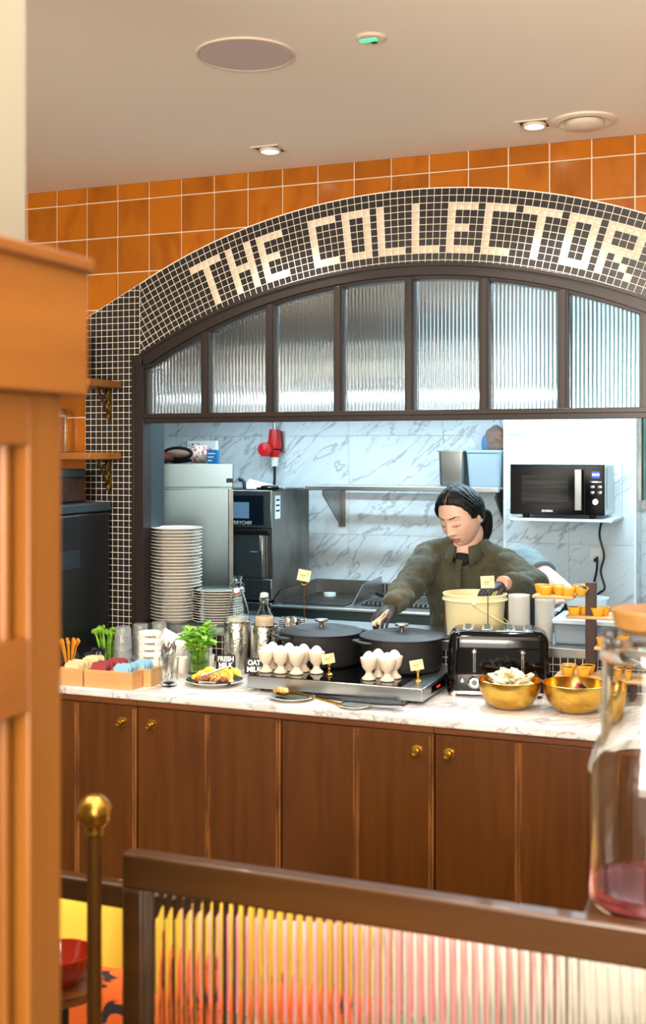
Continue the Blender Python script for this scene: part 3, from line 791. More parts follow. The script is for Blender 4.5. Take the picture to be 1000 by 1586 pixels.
# celery in a glass
t = thing('celery_glass', 'tumbler of pale green celery sticks behind the tea boxes', 'glass', (-2.548, -.20, CT))
b = MB(); b.lathe(glass_prof(.032, .038, .09), n=28); b.build('glass', 'glass_thin', t)
for i in range(8):
    a = i*2.4; r = .012+.008*(i % 2)
    b = MB(); b.tube([(r*cos(a), r*sin(a), .01), (r*1.7*cos(a)-.005, r*1.7*sin(a), .08), (r*2.4*cos(a)-.006, r*2.4*sin(a), .115+.01*(i % 3))], [.007, .006, .003], 8)
    for k in range(4):
        c = (r*2.4*cos(a)-.008+random.uniform(-.018, .018), r*2.4*sin(a)+random.uniform(-.01, .01), .118+.01*(i % 3)+random.uniform(-.012, .012))
        b.ball((0, 0, 0), (.014, .003, .011), 8, 5, T=mtx(c, (random.random(), random.random(), random.random()*3)))
    b.build('celery_stalk', 'leaf_light', t)
# stacked upturned tumblers
def tumbler(loc, lab, grp, r0=.036, r1=.029, h=.088):
    t = MB(); n = 40; prof = [(r0, 0), (r0-.0005, .012), (r1+.001, h-.006), (r1-.003, h), (0, h), (0, h-.008), (r1-.005, h-.008), (r0-.0035, .004)]
    vs = []; fs = []
    for i, (r, z) in enumerate(prof):
        for k in range(n):
            a = 2*pi*k/n; f = 1+(.03*cos(a*10) if 1 < i < 4 else 0); vs.append((r*f*cos(a), r*f*sin(a), z))
    for i in range(len(prof)-1):
        for k in range(n): fs.append((i*n+k, i*n+(k+1) % n, (i+1)*n+(k+1) % n, (i+1)*n+k))
    t.add(vs, fs); o = t.build('glass_tumbler', 'tumbler', sharp=50); o.location = loc; tag(o, lab, 'glass', grp); return o
def tumblers(x, y, n, lab):
    f = tumbler((x, y, CT), lab, lab.replace('upturned glass tumbler', 'upturned tumblers'))
    for k in range(1, n):
        o = f.copy(); COL.objects.link(o); o.location = (x+.001*k, y, CT+.033*k); o.rotation_euler = (0, 0, k*.3)
q = at_z(190, 1021, CT)
tumblers(-2.470, -.215, 3, 'upturned glass tumbler in the stack behind the red tea envelopes')
tumblers(-2.448, -.120, 3, 'upturned glass tumbler in the stack behind the white cups, left one')
tumblers(-2.400, -.052, 3, 'upturned glass tumbler in the rearmost stack beside the plates')

# ================================================================== WHITE CUPS
def cup(name, loc, r0, r1, h, lab, grp, rot=(0, 0, 0), logo=False, cat='cup', mat='white_china', ex=1.0):
    b = MB(); prof = [(0, .002), (r0*.8, .002), (r0*.82, 0), (r0*.9, 0), (r0, .004), (r0+(r1-r0)*.75, h*.5), (r1, h-.002), (r1-.001, h), (r1-.0035, h-.001), (r0+(r1-r0)*.75-.004, h*.5), (r0-.004, .008), (0, .006)]
    b.lathe(prof, n=36, T=mtx((0, 0, 0), (0, 0, 0), (ex, 1, 1)))
    if logo:
        t = thing(name, lab, cat, loc, rot[2], grp); b.build('bowl', mat, t)
        rr = r0+(r1-r0)*.86+.0012
        cu = text_part('THINGS', .0115, 'printed_name', 'ink_dark', t, (0, 0, 0), (0, 0, 0), .0001, bold=.0003)
        for v in cu.data.vertices:
            x, y, z = v.co; a = x/rr-pi/2+.0
            r_ = rr+(y)*(r1-r0)/h*1.1
            v.co = ((r_+z)*cos(a), (r_+z)*sin(a), h*.68+y)
        a0 = [(-.009+.018*k/12) for k in range(13)]
        m_ = MB(); m_.tube([((rr+.0012)*cos(x/rr-pi/2), (rr+.0012)*sin(x/rr-pi/2), h*.68+.008+.004*sqrt(max(0, 1-(x/.0095)**2))) for x in a0], .0004, 4)
        m_.build('printed_arch', 'ink_dark', t); return t
    o = b.build(name, mat); o.location = loc; o.rotation_euler = rot; return tag(o, lab, cat, grp)
c0 = at_z(233, 1026, CT); cxp = Vector((-2.298, -.30, CT))
for k in range(4):
    cup('white_cup', (cxp.x, cxp.y, CT+.0265*(k+1)), .037, .044, .050, ['lowest', 'second lowest', 'second highest', 'topmost'][k]+' white printed cup of the stack left of the spoons', 'printed cups in the stack', (0, 0, .40+.06*k), True)
    # under the visible cups the stack goes on down
b = MB()
o = cup('white_cup', (cxp.x, cxp.y, CT), .037, .043, .050, 'white cup at the foot of the stack behind the blue tea envelopes', None)
# leaning nested stack behind
lean = Euler((-.45, .0, 0)).to_matrix()
for k in range(4):
    dd = Vector((-.72, -.45, .50)).normalized(); pp_ = Vector((-2.262, -.200, CT+.098))-dd*(.019*k)
    a = cup('white_cup', pp_, .034, .042, .05, 'white cup in the slanting nest behind the printed cups', 'slanting nest of white cups', tuple(dd.to_track_quat('Z', 'Y').to_euler()))
cup('white_cup', (-2.290, -.062, CT+.052), .030, .039, .052, 'tilted white cup in front of the tall plate stack, left of the herbs', None, (.5, .0, .2))
cup('white_cup', (-2.290, -.062, CT+.0), .033, .039, .052, 'upright white cup under the tilted one behind the small cup', None)
cup('white_cup', (-2.195, -.062, CT+.064), .030, .040, .055, 'tilted white cup right behind the herbs', None, (.38, .0, -.2))
cup('white_cup', (-2.195, -.062, CT+.0), .036, .040, .064, 'upright white cup hidden behind the herb glass', None)
cup('white_cup', (-2.183, -.262, CT), .024, .031, .058, 'small white cup standing between the spoons and the herb glass', None)
cup('white_cup', (-2.118, -.175, CT), .024, .031, .058, 'small white cup behind the herb glass, further back', None)

# ================================================================== SPOONS IN A GLASS
sp = at_z(256, 1062, CT)
t = tumb = thing('spoon_glass', 'tall clear tumbler full of teaspoons beside the tea boxes', 'glass', (-2.098, -.508, CT))
n = 40; b = MB(); vs = []; fs = []
prof = [(0, 0), (.027, 0), (.029, .003), (.031, .02), (.036, .098), (.0365, .100), (.034, .100), (.028, .02), (.024, .012), (0, .012)]
for i, (r, z) in enumerate(prof):
    for k in range(n):
        a = 2*pi*k/n; f = 1+(.03*cos(a*9) if i in (2, 3) else 0); vs.append((r*f*cos(a), r*f*sin(a), z))
for i in range(len(prof)-1):
    for k in range(n): fs.append((i*n+k, i*n+(k+1) % n, (i+1)*n+(k+1) % n, (i+1)*n+k))
b.add(vs, fs); b.build('glass', 'glass_thin', t)
def spoon_mesh(L=.14, bowlup=True):
    b = MB(); b.tube([(0, 0, 0), (0, 0, L*.3), (0, .001, L*.62), (0, .002, L*.74)], [(.0055, .0012), (.004, .0012), (.0022, .0014), (.003, .0014)], 10)
    b.ball((0, .004, L*.87), (.0135, .0035, .023), 16, 10)
    return b
first = None
for i in range(11):
    a = i*2*pi/11; up = i % 2 == 0
    if first is None: first = o = spoon_mesh().build('teaspoon', 'chrome')
    else: o = first.copy(); COL.objects.link(o)
    r = .015; th = .10+.06*random.random()
    d = Vector((cos(a)*sin(th), sin(a)*sin(th), cos(th)))
    base = Vector((-2.098, -.508, CT+.014))+Vector((cos(a), sin(a), 0))*.008
    o.rotation_euler = d.to_track_quat('Z', 'Y').to_euler(); o.location = base
    if not up:
        o.location = base+d*.135; o.rotation_euler = (-d).to_track_quat('Z', 'Y').to_euler()
    tag(o, 'steel teaspoon standing in the tall tumbler', 'spoon', 'teaspoons in the tumbler')

# ================================================================== HERBS
hp = Vector((-2.105, -.268, CT))
t = thing('herb_glass', 'cut-glass tumbler with a bunch of bright green mint leaves', 'herb jar', hp)
b = MB(); n = 48; vs = []; fs = []
prof = [(0, 0), (.038, 0), (.041, .004), (.0425, .09), (.043, .094), (.0405, .094), (.039, .01), (0, .01)]
for i, (r, z) in enumerate(prof):
    for k in range(n):
        a = 2*pi*k/n; vs.append((r*cos(a), r*sin(a), z))
for i in range(len(prof)-1):
    for k in range(n): fs.append((i*n+k, i*n+(k+1) % n, (i+1)*n+(k+1) % n, (i+1)*n+k))
b.add(vs, fs); gl_ = b.build('glass', M('cut_glass', (236, 244, 236), .03, trans=1, ior=1.2, bump=(120, .5, .003)), t)
b = MB(); b.lathe([(0, .012), (.037, .012), (.038, .05), (0, .05)], n=32); b.build('water', M('herb_water', (200, 220, 150), .02, trans=.95, ior=1.2), t)
random.seed(5)
def leaf(b, c, d, s, w=.55):
    d = Vector(d).normalized(); sd = d.cross(Vector((0, 0, 1)));
    if sd.length < .1: sd = Vector((1, 0, 0))
    sd.normalize(); nrm = sd.cross(d).normalized()
    pts = []; N_ = 6; vs = []; fs = []
    for i in range(N_+1):
        u = i/N_; ww = s*w*sin(pi*min(1, u*.93+.04))**.8*(.5); droop = -.25*s*u*u
        for q in (-1, -.5, 0, .5, 1):
            vs.append(Vector(c)+d*(s*u)+sd*(ww*q)+nrm*(droop+abs(q)*ww*.35+.05*s*sin(u*9)*abs(q)))
    for i in range(N_):
        for j in range(4): a = i*5+j; fs.append((a, a+1, a+6, a+5))
    b.add(vs, fs)
for i in range(22):
    a = i*2.4; sp_ = .10+.62*(i % 5)/4
    d = Vector((cos(a)*sp_, sin(a)*sp_, 1)).normalized()
    L_ = .115+.065*random.random()
    b = MB(); r0 = .02*random.random(); p0 = Vector((r0*cos(a), r0*sin(a), .014)); lim = .034/max(.01, sp_)
    p1 = Vector((cos(a)*.03*min(1, sp_+.3), sin(a)*.03*min(1, sp_+.3), .094)); p2 = p1+d*(L_-.09)
    b.tube([p0, p1, p2], [.0018, .0016, .001], 6); st = b.build('stem', 'stem', t)
    b = MB()
    for k in range(7):
        u = .35+.65*k/6; c = p1+(p2-p1)*u; aa = a+k*2.1
        leaf(b, c, (cos(aa), sin(aa), -.2+1.5*random.random()), .026+.016*random.random(), .8)
    for k in range(5):
        c = p0+(p1-p0)*(.30+.14*k); aa = a+k*2; leaf(b, c, (cos(aa)*.5, sin(aa)*.5, .9), .022, .8)
    b.build('leaves', 'leaf', st, solid=.0004)

# ================================================================== PLATE OF FOOD
fp = at_z(332, 1059, CT)
def plate_prof(r, h=.016): return [(0, .003), (r*.5, .003), (r*.52, 0), (r*.58, 0), (r*.60, .003), (r*.9, h*.7), (r, h), (r-.002, h+.0015), (r*.93, h*.9), (r*.62, .007), (0, .006)]
t = thing('food_plate', 'grey-rimmed plate heaped with yellow fruit and golden pastries', 'plate', (fp.x, fp.y, CT))
b = MB(); pr = plate_prof(.106); b.lathe(pr[:8], n=56, mi=0); b.lathe(pr[7:], n=56, mi=1); b.build('plate', ['plate_edge', 'green_glaze'], t)
random.seed(12)
def chunk(loc, sz, mat, name, lab, grp, rot=None):
    b = MB(); b.ball((0, 0, 0), sz, 18, 12)
    s0 = random.random()*50
    for v in b.v:
        nn = noise.noise(Vector((v.x*50+s0, v.y*50, v.z*50))); k = 1+.28*nn; v *= k
    o = b.build(name, mat); o.location = loc; o.rotation_euler = rot or (random.uniform(-.4, .4), random.uniform(-.4, .4), random.uniform(0, 3)); tag(o, lab, 'food', grp); return o
base = Vector((fp.x, fp.y, CT))
for i in range(9):
    x = -.065+.017*i; y = .022+.012*sin(i*1.7)
    b = MB(); # curved fruit wedge
    L_ = .028; pts = [(-L_, 0, 0), (-L_*.5, .004, .008), (0, .006, .010), (L_*.5, .004, .008), (L_, 0, 0)]
    b.tube(pts, [(.003, .002), (.011, .008), (.014, .010), (.011, .008), (.003, .002)], 10)
    o = b.build('fruit_wedge', 'food_yellow'); o.location = base+Vector((x*.9, y, .018+.008*(i % 3))); o.rotation_euler = (random.uniform(-.3, .3), random.uniform(-.3, .3), random.uniform(-.6, .6))
    tag(o, 'yellow fruit wedge in the heap on the plate', 'fruit', 'yellow fruit wedges on the plate')
for i in range(5):
    o = chunk(base+Vector((-.072+.010*i, -.012+.007*(i % 2), .022+.007*(i % 3))), (.014, .011, .012), 'food_yellow', 'fruit_cube', 'bright yellow fruit cube at the left of the plate', 'yellow fruit cubes on the plate')
for i in range(11):
    x = -.045+.0115*i; y = -.035+.018*(i % 3)
    chunk(base+Vector((x, y, .020+.007*(i % 2))), (.019, .012, .011), 'food_gold' if i % 3 else 'food_brown', 'pastry_piece', 'golden-brown pastry piece on the front of the plate', 'pastry pieces on the plate')
t2 = thing('serving_tongs', 'steel serving tongs resting on the heaped plate', 'tongs', base+Vector((.0, -.03, .036)), .25)
for s_ in (0, 1):
    b = MB(); b.tube([(-.035, 0, -.004), (0, -.002+.004*s_, .008), (.05, -.004+.008*s_, .030), (.062, .0, .034)], [(.006, .0012), (.004, .001), (.004, .001), (.003, .001)], 8); b.build('arm', 'steel', t2)
t2 = thing('table_knife', 'dark-handled knife lying on the front rim of the heaped plate', 'knife', base+Vector((.005, -.072, .0125)), .14)
b = MB(); b.tube([(-.03, 0, .004), (.035, 0, .003)], [(.006, .001), (.005, .001)], 8); b.build('blade', 'chrome', t2)
b = MB(); b.tube([(.035, 0, .003), (.09, 0, .006)], [(.005, .003), (.006, .003)], 8); b.build('handle', 'black_plastic', t2)

# ================================================================== CHALK SIGNS
def chalk_sign(u, v, l1, l2, w, h, rz, lab, dy=0):
    p = at_z(u, v, CT); p.y += dy
    t = thing('chalk_sign', lab, 'sign', (p.x, p.y, CT), rz)
    b = MB(); T_ = mtx((0, 0, 0), (-.18, 0, 0)); b.box(-w/2, w/2, 0, .004, .001, h, T=T_); b.build('board', 'chalkboard', t, bevel=.0015)
    b = MB(); b.box(-w/2*.4, w/2*.4, .0, .004, .001, h*.7, T=mtx((0, .0165, 0), (.22, 0, 0))); b.build('stand', 'chalkboard', t)
    text_part(l1, .0265, 'chalk_words', 'chalk', t, (0, h*.70*sin(.18)-.0012, h*.70*cos(.18)), (pi/2-.18, 0, 0), .0003, bold=.0012, xs=.88)
    text_part(l2, .0265, 'chalk_words', 'chalk', t, (.0, h*.28*sin(.18)-.0012, h*.28*cos(.18)), (pi/2-.18, 0, 0), .0003, bold=.0012, xs=.95)
chalk_sign(349, 1037, 'FRESH', 'MILK', .074, .057, .30, 'small black chalk sign reading FRESH MILK')
chalk_sign(393, 1044, 'OAT', 'MILK', .074, .060, .30, 'small black chalk sign reading OAT MILK')

# ================================================================== MILK BOTTLES IN COOLERS
def cooler(x, y, h, r, lab):
    t = thing('bottle_cooler', lab, 'cooler', (x, y, CT), 0, 'hammered steel coolers')
    b = MB(); b.lathe([(0, .002), (r*.97, .002), (r, .006), (r, h-.003), (r-.0015, h), (r-.003, h-.003), (r-.003, .008), (0, .008)], n=48); b.build('hammered_wall', 'hammered', t)
    b = MB(); b.lathe([(r-.001, h-.006), (r+.002, h-.004), (r+.002, h), (r-.002, h+.001)], n=48); b.build('rim', 'chrome', t)
def swing_bottle(x, y, z0, h, r, lab, milk, mat, open_):
    t = thing('milk_bottle', lab, 'bottle', (x, y, z0), .2)
    prof = [(0, 0), (r*.9, 0), (r, .006), (r, h*.60), (r*.93, h*.66), (r*.62, h*.79), (r*.42, h*.86), (r*.36, h*.90), (r*.36, h*.955), (r*.44, h*.965), (r*.44, h*.985), (r*.38, h), (r*.30, h), (r*.30, h*.9), (r*.36, h*.85), (r*.58, h*.77), (r*.90, h*.65), (r-.003, h*.60), (r-.003, .009), (0, .009)]
    b = MB(); b.lathe(prof, n=40); b.build('glass', 'glass_thin', t)
    q = MB(); q.lathe([(0, .010), (r-.004, .010), (r-.004, milk*.98), (0, milk)], n=36) if milk < h*.6 else q.lathe([(0, .010), (r-.004, .010), (r-.004, h*.60), (r*.88, h*.65), ((r*.60 if milk > h*.75 else r*.85), milk), (0, milk)], n=36)
    q.build('milk', mat, t)
    w = MB(); rn = r*.40
    w.tube([(rn*cos(a), rn*sin(a), h*.93) for a in [i*pi/8 for i in range(16)]], .0012, 6, closed=True)
    if open_:
        w.tube([(rn, 0, h*.93), (rn+.012, -.006, h*.93-.004), (rn+.010, -.022, h*.885), (.006, -.028, h*.855)], .0013, 6)
        w.tube([(-rn, 0, h*.93), (-rn-.010, -.006, h*.93-.004), (-rn-.008, -.022, h*.885), (.002, -.028, h*.855)], .0013, 6)
        w.build('wire_bail', 'chrome', t)
        s1 = MB(); T_ = mtx((.004, -.030, h*.845), (.9, 0, 0)); s1.lathe([(0, .008), (.010, .006), (.012, 0), (.010, -.004), (0, -.004)], n=20, T=T_); s1.build('stopper', 'white_china', t)
        s1 = MB(); s1.lathe([(0, -.004), (.012, -.004), (.012, -.009), (0, -.009)], n=20, T=T_); s1.build('rubber_seal', 'red_rubber', t)
    else:
        w.tube([(rn, 0, h*.93), (rn+.003, 0, h*.97), (rn*.8, 0, h+.012), (0, 0, h+.016)], .0013, 6); w.tube([(-rn, 0, h*.93), (-rn-.003, 0, h*.97), (-rn*.8, 0, h+.012), (0, 0, h+.016)], .0013, 6)
        w.tube([(0, -rn, h*.93), (-.002, -rn-.004, h*.90), (0, -rn-.004, h*.83)], .0012, 6)
        w.build('wire_bail', 'chrome', t)
        s1 = MB(); s1.lathe([(rn*.9, h-.002), (rn*1.05, h+.004), (rn*.95, h+.014), (0, h+.018)], n=24); s1.build('stopper', 'white_china', t)
B1 = Vector((-2.035, -.074)); B2 = Vector((-1.919, -.074))
cooler(B1.x, B1.y, .182, .054, 'hammered steel cooler behind the FRESH MILK sign')
swing_bottle(B1.x, B1.y, CT+.010, .345, .044, 'clear swing-top bottle, its stopper hanging open, in the left cooler', .19, 'milk', True)
cooler(B2.x, B2.y, .172, .054, 'hammered steel cooler behind the OAT MILK sign')
swing_bottle(B2.x, B2.y, CT+.010, .270, .040, 'closed swing-top bottle of oat milk in the right cooler', .195, 'oat', False)
# cutlery pot + saucers behind the coolers
t = thing('spoon_pot', 'steel pot of serving spoons on small saucers behind the right cooler', 'pot', (-1.80, -.06, CT))
b = MB(); b.lathe([(0, 0), (.034, 0), (.036, .16), (.034, .16), (.032, .004), (0, .004)], n=28); b.build('pot', 'steel', t)
for i, (dx, dz) in enumerate(((-.02, .03), (.012, .02), (.03, .035), (.0, .04))):
    o = spoon_mesh(.15).build('serving_spoon', 'chrome'); o.location = (-1.80+dx*.5, -.06, CT+.04+dz*.4); o.rotation_euler = (0, dx*8, i); o.scale = (1.3, 1.3, 1)
    tag(o, 'steel serving spoon standing in the pot behind the right cooler', 'spoon', 'serving spoons behind the coolers')

# ================================================================== PLATES ON THE SHELF OF THE PASS
def plate(r, h, name, mats):
    pr = plate_prof(r, h); b = MB(); b.lathe(pr[:8], n=48, mi=0); b.lathe(pr[7:], n=48, mi=1); return b.build(name, mats)
PA = Vector((at_y(273, 900, .085).x, .085)); PB = Vector((at_y(338, 930, .10).x, .10))
random.seed(3)
first = plate(.107, .016, 'dinner_plate', ['white_china', 'white_china']); NPL = 29; st = .0133
for k in range(NPL):
    o = first if k == 0 else first.copy()
    if k: COL.objects.link(o)
    o.location = (PA.x+random.uniform(-.003, .003), PA.y+random.uniform(-.002, .002), SILL+k*st); o.rotation_euler = (0, 0, k)
    tag(o, 'white dinner plate on the very top of the tall stack' if k == NPL-1 else 'white dinner plate in the tall stack beside the slate-blue jamb', 'plate', None if k == NPL-1 else 'dinner plates in the tall stack')
first = plate(.108, .014, 'side_plate', ['plate_edge', 'green_glaze']); NB = 13
for k in range(NB):
    o = first if k == 0 else first.copy()
    if k: COL.objects.link(o)
    o.location = (PB.x+random.uniform(-.002, .002), PB.y, SILL+k*.0105); o.rotation_euler = (0, 0, k)
    tag(o, 'dark-glazed cream-rimmed plate, topmost of the low stack' if k == NB-1 else 'cream-rimmed plate in the low stack behind the bottles', 'plate', None if k == NB-1 else 'plates in the low stack')
first = plate(.055, .010, 'saucer', ['plate_edge', 'green_glaze']); qx = at_y(452, 950, .05)
for k in range(5):
    o = first if k == 0 else first.copy()
    if k: COL.objects.link(o)
    o.location = (qx.x, .05, SILL+k*.008)
    tag(o, 'small dark-glazed saucer stacked between the right cooler and the first pot', 'saucer', 'saucers in the small stack')

# ================================================================== HOB, POTS
HZ = .962
t = thing('warming_hob', 'wide steel and black glass warming hob under the two pots', 'hob', (0, 0, CT))
hx0, hx1, hy0, hy1 = -1.795, -1.150, -.490, -.030
b = MB(); b.box(hx0, hx1, hy0, hy1, .012, HZ-CT-.002); b.build('housing', 'steel', t, bevel=.003)
b = MB(); b.box(hx0+.004, hx1-.075, hy0+.003, hy1-.003, HZ-CT-.002, HZ-CT); b.build('glass_top', 'black_glass', t)
b = MB(); b.box(hx1-.074, hx1-.003, hy0+.003, hy1-.003, HZ-CT-.002, HZ-CT-.0003); b.build('steel_border', 'steel', t)
b = MB(); b.box(hx1, hx1+.0015, hy0+.10, hy0+.26, .022, .045); b.build('control_strip', 'black_gloss', t)
b = MB(); b.box(hx1+.001, hx1+.0022, hy0+.16, hy0+.20, .030, .036); b.build('red_display', M('lit_red_display', (220, 50, 40), .3, emis=((255, 50, 40), 1.5)), t)
b = MB()
for x in (hx0+.05, hx1-.05):
    for y in (hy0+.05, hy1-.05): b.cyl((x, y, 0), .02, .013)
b.build('feet', 'black_plastic', t)
def pot(x, y, rz, lab, r=.148, h=.130):
    t = thing('casserole', lab, 'pot', (x, y, HZ), rz, 'black casserole pots on the hob')
    b = MB(); b.lathe([(0, .001), (r*.90, .001), (r*.96, .008), (r*.985, .03), (r, h-.018), (r+.001, h-.014), (r-.006, h-.014), (r-.008, .012), (0, .012)], n=72); b.build('body', 'black_matt', t)
    l = MB(); l.lathe([(r-.01, h-.016), (r+.005, h-.013), (r+.006, h-.010), (r-.002, h-.005), (r*.70, h+.001), (r*.66, h+.0045), (r*.64, h+.005), (r*.60, h+.003), (r*.3, h+.005), (0, h+.006)], n=72)
    lid = l.build('lid', 'black_matt', t)
    k = MB(); k.lathe([(.0085, h+.004), (.008, h+.018), (.010, h+.022), (.024, h+.025), (.026, h+.029), (.024, h+.033), (.0, h+.034)], n=32); k.build('knob', M('satin_knob', (206, 196, 184), .28, 1), lid)
    for s_ in (-1, 1):
        b = MB(); b.tube([(s_*(r-.004), -.045, h-.026), (s_*(r+.018), -.042, h-.024), (s_*(r+.030), -.028, h-.022), (s_*(r+.032), 0, h-.022), (s_*(r+.030), .028, h-.022), (s_*(r+.018), .042, h-.024), (s_*(r-.004), .045, h-.026)], [(.006, .010)]*7, 12)
        b.build('handle', 'black_matt', t)
    return t
pot(-1.640, -.172, .80, 'black lidded casserole pot with a pale knob, the left one on the hob')
pot(-1.326, -.172, .80, 'black lidded casserole pot with a pale knob, the right one on the hob')

def eggcup(x, y, k, lab, first=[None]):
    if first[0] is None:
        t = thing('egg_cup', lab, 'egg cup', (x, y, HZ), 0, 'egg cups on the hob')
        b = MB(); b.lathe([(r*1.14, z*1.19) for r, z in [(0, .004), (.017, .0), (.0215, .002), (.021, .006), (.012, .014), (.0095, .021), (.012, .026), (.0205, .036), (.0250, .054), (.0265, .062), (.0262, .064), (.0240, .062), (.0225, .052), (.015, .036), (0, .031)]], n=36); b.build('bowl', 'cream_china', t); first[0] = t
    else: t = dup(first[0], (x, y, HZ), k, lab, 'egg cups on the hob')
    return t
def egg(x, y, lab, first=[None]):
    if first[0] is None:
        b = MB(); b.ball((0, 0, 0), (.0235, .0235, .031), 28, 20)
        for v in b.v:
            if v.z > 0: v.x *= 1-.14*(v.z/.031)**2; v.y *= 1-.14*(v.z/.031)**2
        o = b.build('boiled_egg', 'egg'); first[0] = o
    else: o = first[0].copy(); COL.objects.link(o)
    o.location = (x, y, HZ+.0675); tag(o, lab, 'egg', 'boiled eggs in egg cups')
ec = [(412, 1040, 'front left in the left row'), (434.5, 1041.5, 'second along the front of the left row'), (459, 1043.5, 'third along the front of the left row'), (490, 1041, 'alone at the right end of the left row'),
      (422, 1034.5, 'behind the first cup of the left row'), (447.5, 1036, 'behind the second cup of the left row'), (470, 1039, 'behind the third cup of the left row'),
      (571, 1051.5, 'front left in the right cluster'), (585.5, 1047, 'back left in the right cluster'), (599.5, 1054, 'front right in the right cluster'), (610.5, 1048.5, 'back right in the right cluster')]
for i, (u, v, s_) in enumerate(ec):
    yy_ = -.354 if i in (4, 5, 6, 8, 10) else (-.372 if i == 3 else -.414); q = at_y(u, v, yy_)
    eggcup(q.x, q.y, i, 'cream stoneware egg cup, '+s_); egg(q.x, q.y, 'white boiled egg in the egg cup '+s_)
    print('egg', i, round(q.x, 3), round(q.y, 3))

def price_card(parent, c, w, h, tilt, rz):
    b = MB(); T_ = mtx(c, (-.15, tilt, rz)); b.box(-w/2, w/2, -.0006, .0006, -h/2, h/2, T=T_); o = b.build('card', 'card', parent)
    m_ = MB(); m_.box(-w*.28, w*.16, -.0011, -.0006, -h*.03, h*.03, T=T_); m_.box(-w*.2, w*.08, -.0011, -.0006, -h*.18, -h*.14, T=T_)
    pts = [(w*.33+.0035*cos(a), -.0012, h*.22+.0045*sin(a)) for a in [pi*.35+i*pi*1.3/10 for i in range(11)]]
    m_.tube([T_ @ Vector(p) for p in pts], .0009, 5)
    m_.build('card_print', 'ink', o)
def card_holder(u, v, lab, z=HZ):
    q = at_z(u, v, z); t = thing('card_holder', lab, 'card holder', (q.x, q.y, z), .2, 'brass card holders on the hob')
    b = MB(); b.lathe([(0, 0), (.013, 0), (.014, .003), (.010, .006), (.005, .009), (.0045, .018), (.006, .022), (.0042, .026), (.0055, .034)], n=20)
    for k in range(5):
        a = -1.1+k*.55; b.tube([(0, 0, .03), (.006*sin(a), 0, .040), (.013*sin(a), 0, .050+.004*cos(a))], [.003, .0025, .0022], 6)
    b.build('brass_stem', 'brass', t); price_card(t, (-.004, -.004, .058), .046, .034, -.2, 0)
card_holder(510, 1045.5, 'small cream card on a brass stem beside the left egg cups')
card_holder(647, 1056, 'small cream card on a brass stem at the right end of the hob')
def tall_card(x, y, z0, ztop, lab, mat, rz=.3, tilt=.12):
    t = thing('sign_stand', lab, 'sign', (x, y, z0), rz, 'tall wire card stands')
    b = MB(); b.lathe([(0, 0), (.022, 0), (.022, .003), (.004, .005)], n=24); b.build('base', mat, t)
    b = MB(); h = ztop-z0; b.tube([(0, 0, .003), (0, 0, h-.055)], .0016, 8)
    b.tube([(.013*cos(a), 0, h-.042+.013*sin(a)) for a in [i*pi/12 for i in range(24)]], .0017, 8, closed=True); b.build('wire_loop', mat, t)
    price_card(t, (-.001, .0, h-.018), .050, .044, tilt, 0)
q = at_y(468, 885, .01); tall_card(q.x, .03, SILL, q.z, 'cream card on a tall gold wire stand behind the left pot', 'brass', .3, .2)
q = at_y(750, 896, -.05); tall_card(q.x, -.0, SILL, q.z, 'cream card on a tall dark wire stand in front of the yellow bucket', 'black_matt', .3, -.05)

# ================================================================== SMALL PLATES IN FRONT OF THE HOB
t = thing('spoon_rest_plate', 'small dark green plate under the gilt serving spoon', 'plate', (-1.597, -.548, CT))
b = MB(); pr = plate_prof(.078, .010); b.lathe(pr[:8], n=48, mi=0); b.lathe(pr[7:], n=48, mi=1); b.build('plate', ['plate_edge', 'green_glaze'], t)
t = thing('serving_spoon', 'gilt serving spoon holding crumbly granola on the small green plate', 'spoon', (-1.635, -.548, CT+.016), -.27)
b = MB(); b.tube([(.03, 0, .010), (.08, 0, .010), (.15, -.0, .002), (.235, 0, -.006), (.252, 0, -.008)], [(.006, .002), (.0035, .002), (.0035, .002), (.006, .002), (.008, .0015)], 10); b.build('handle', 'brass', t)
b = MB(); b.lathe([(0, -.006), (.6, -.004), (.95, .002), (1, .008), (.96, .008), (.6, -.001), (0, -.003)], n=32, T=mtx((0, 0, 0), (0, 0, 0), (.036, .023, 1))); b.build('spoon_bowl', 'brass', t)
b = MB(); b.ball((0, 0, .008), (.031, .019, .013), 24, 14)
for v in b.v: v *= 1+.15*noise.noise(v*140)
b.build('granola', 'granola', t)['kind'] = 'stuff'
t = thing('tong_plate', 'small cream-rimmed plate under the black tongs at the worktop edge', 'plate', (-1.352, -.590, CT))
b = MB(); pr = plate_prof(.056, .008); b.lathe(pr[:8], n=48, mi=0); b.lathe(pr[7:], n=48, mi=1); b.build('plate', ['plate_edge', 'green_glaze'], t)
def tongs(x0, y0, x1, y1, z, lab, w=.013):
    p, q = Vector((x0, y0)), Vector((x1, y1)); L_ = (q-p).length; a = math.atan2(q.y-p.y, q.x-p.x)
    t = thing('black_tongs', lab, 'tongs', (x0, y0, z), a, 'black tongs in front of the hob')
    for s_ in (-1, 1):
        b = MB(); b.tube([(0, s_*.004, .004), (L_*.3, s_*.013, .007), (L_*.75, s_*.015, .009), (L_-.004, s_*.004, .010)], [(.007, .003), (w*.7, .0045), (w*.75, .005), (w*.75, .006)], 12, up=(0, 1, 0)); b.build('arm', 'tongs', t)
    b = MB(); b.tube([(L_-.012, -.010, .010), (L_-.012, .010, .010)], .008, 12); b.build('hinge', 'tongs', t)
q0 = at_z(489, 1071, CT+.02); q1 = at_z(612, 1083, CT+.02); q2 = at_z(530, 1082, CT+.02); q3 = at_z(630, 1092, CT+.02)
tongs(q0.x, q0.y-.0, q1.x, q1.y, CT+.001, 'long black tongs lying along the front of the hob', .016)
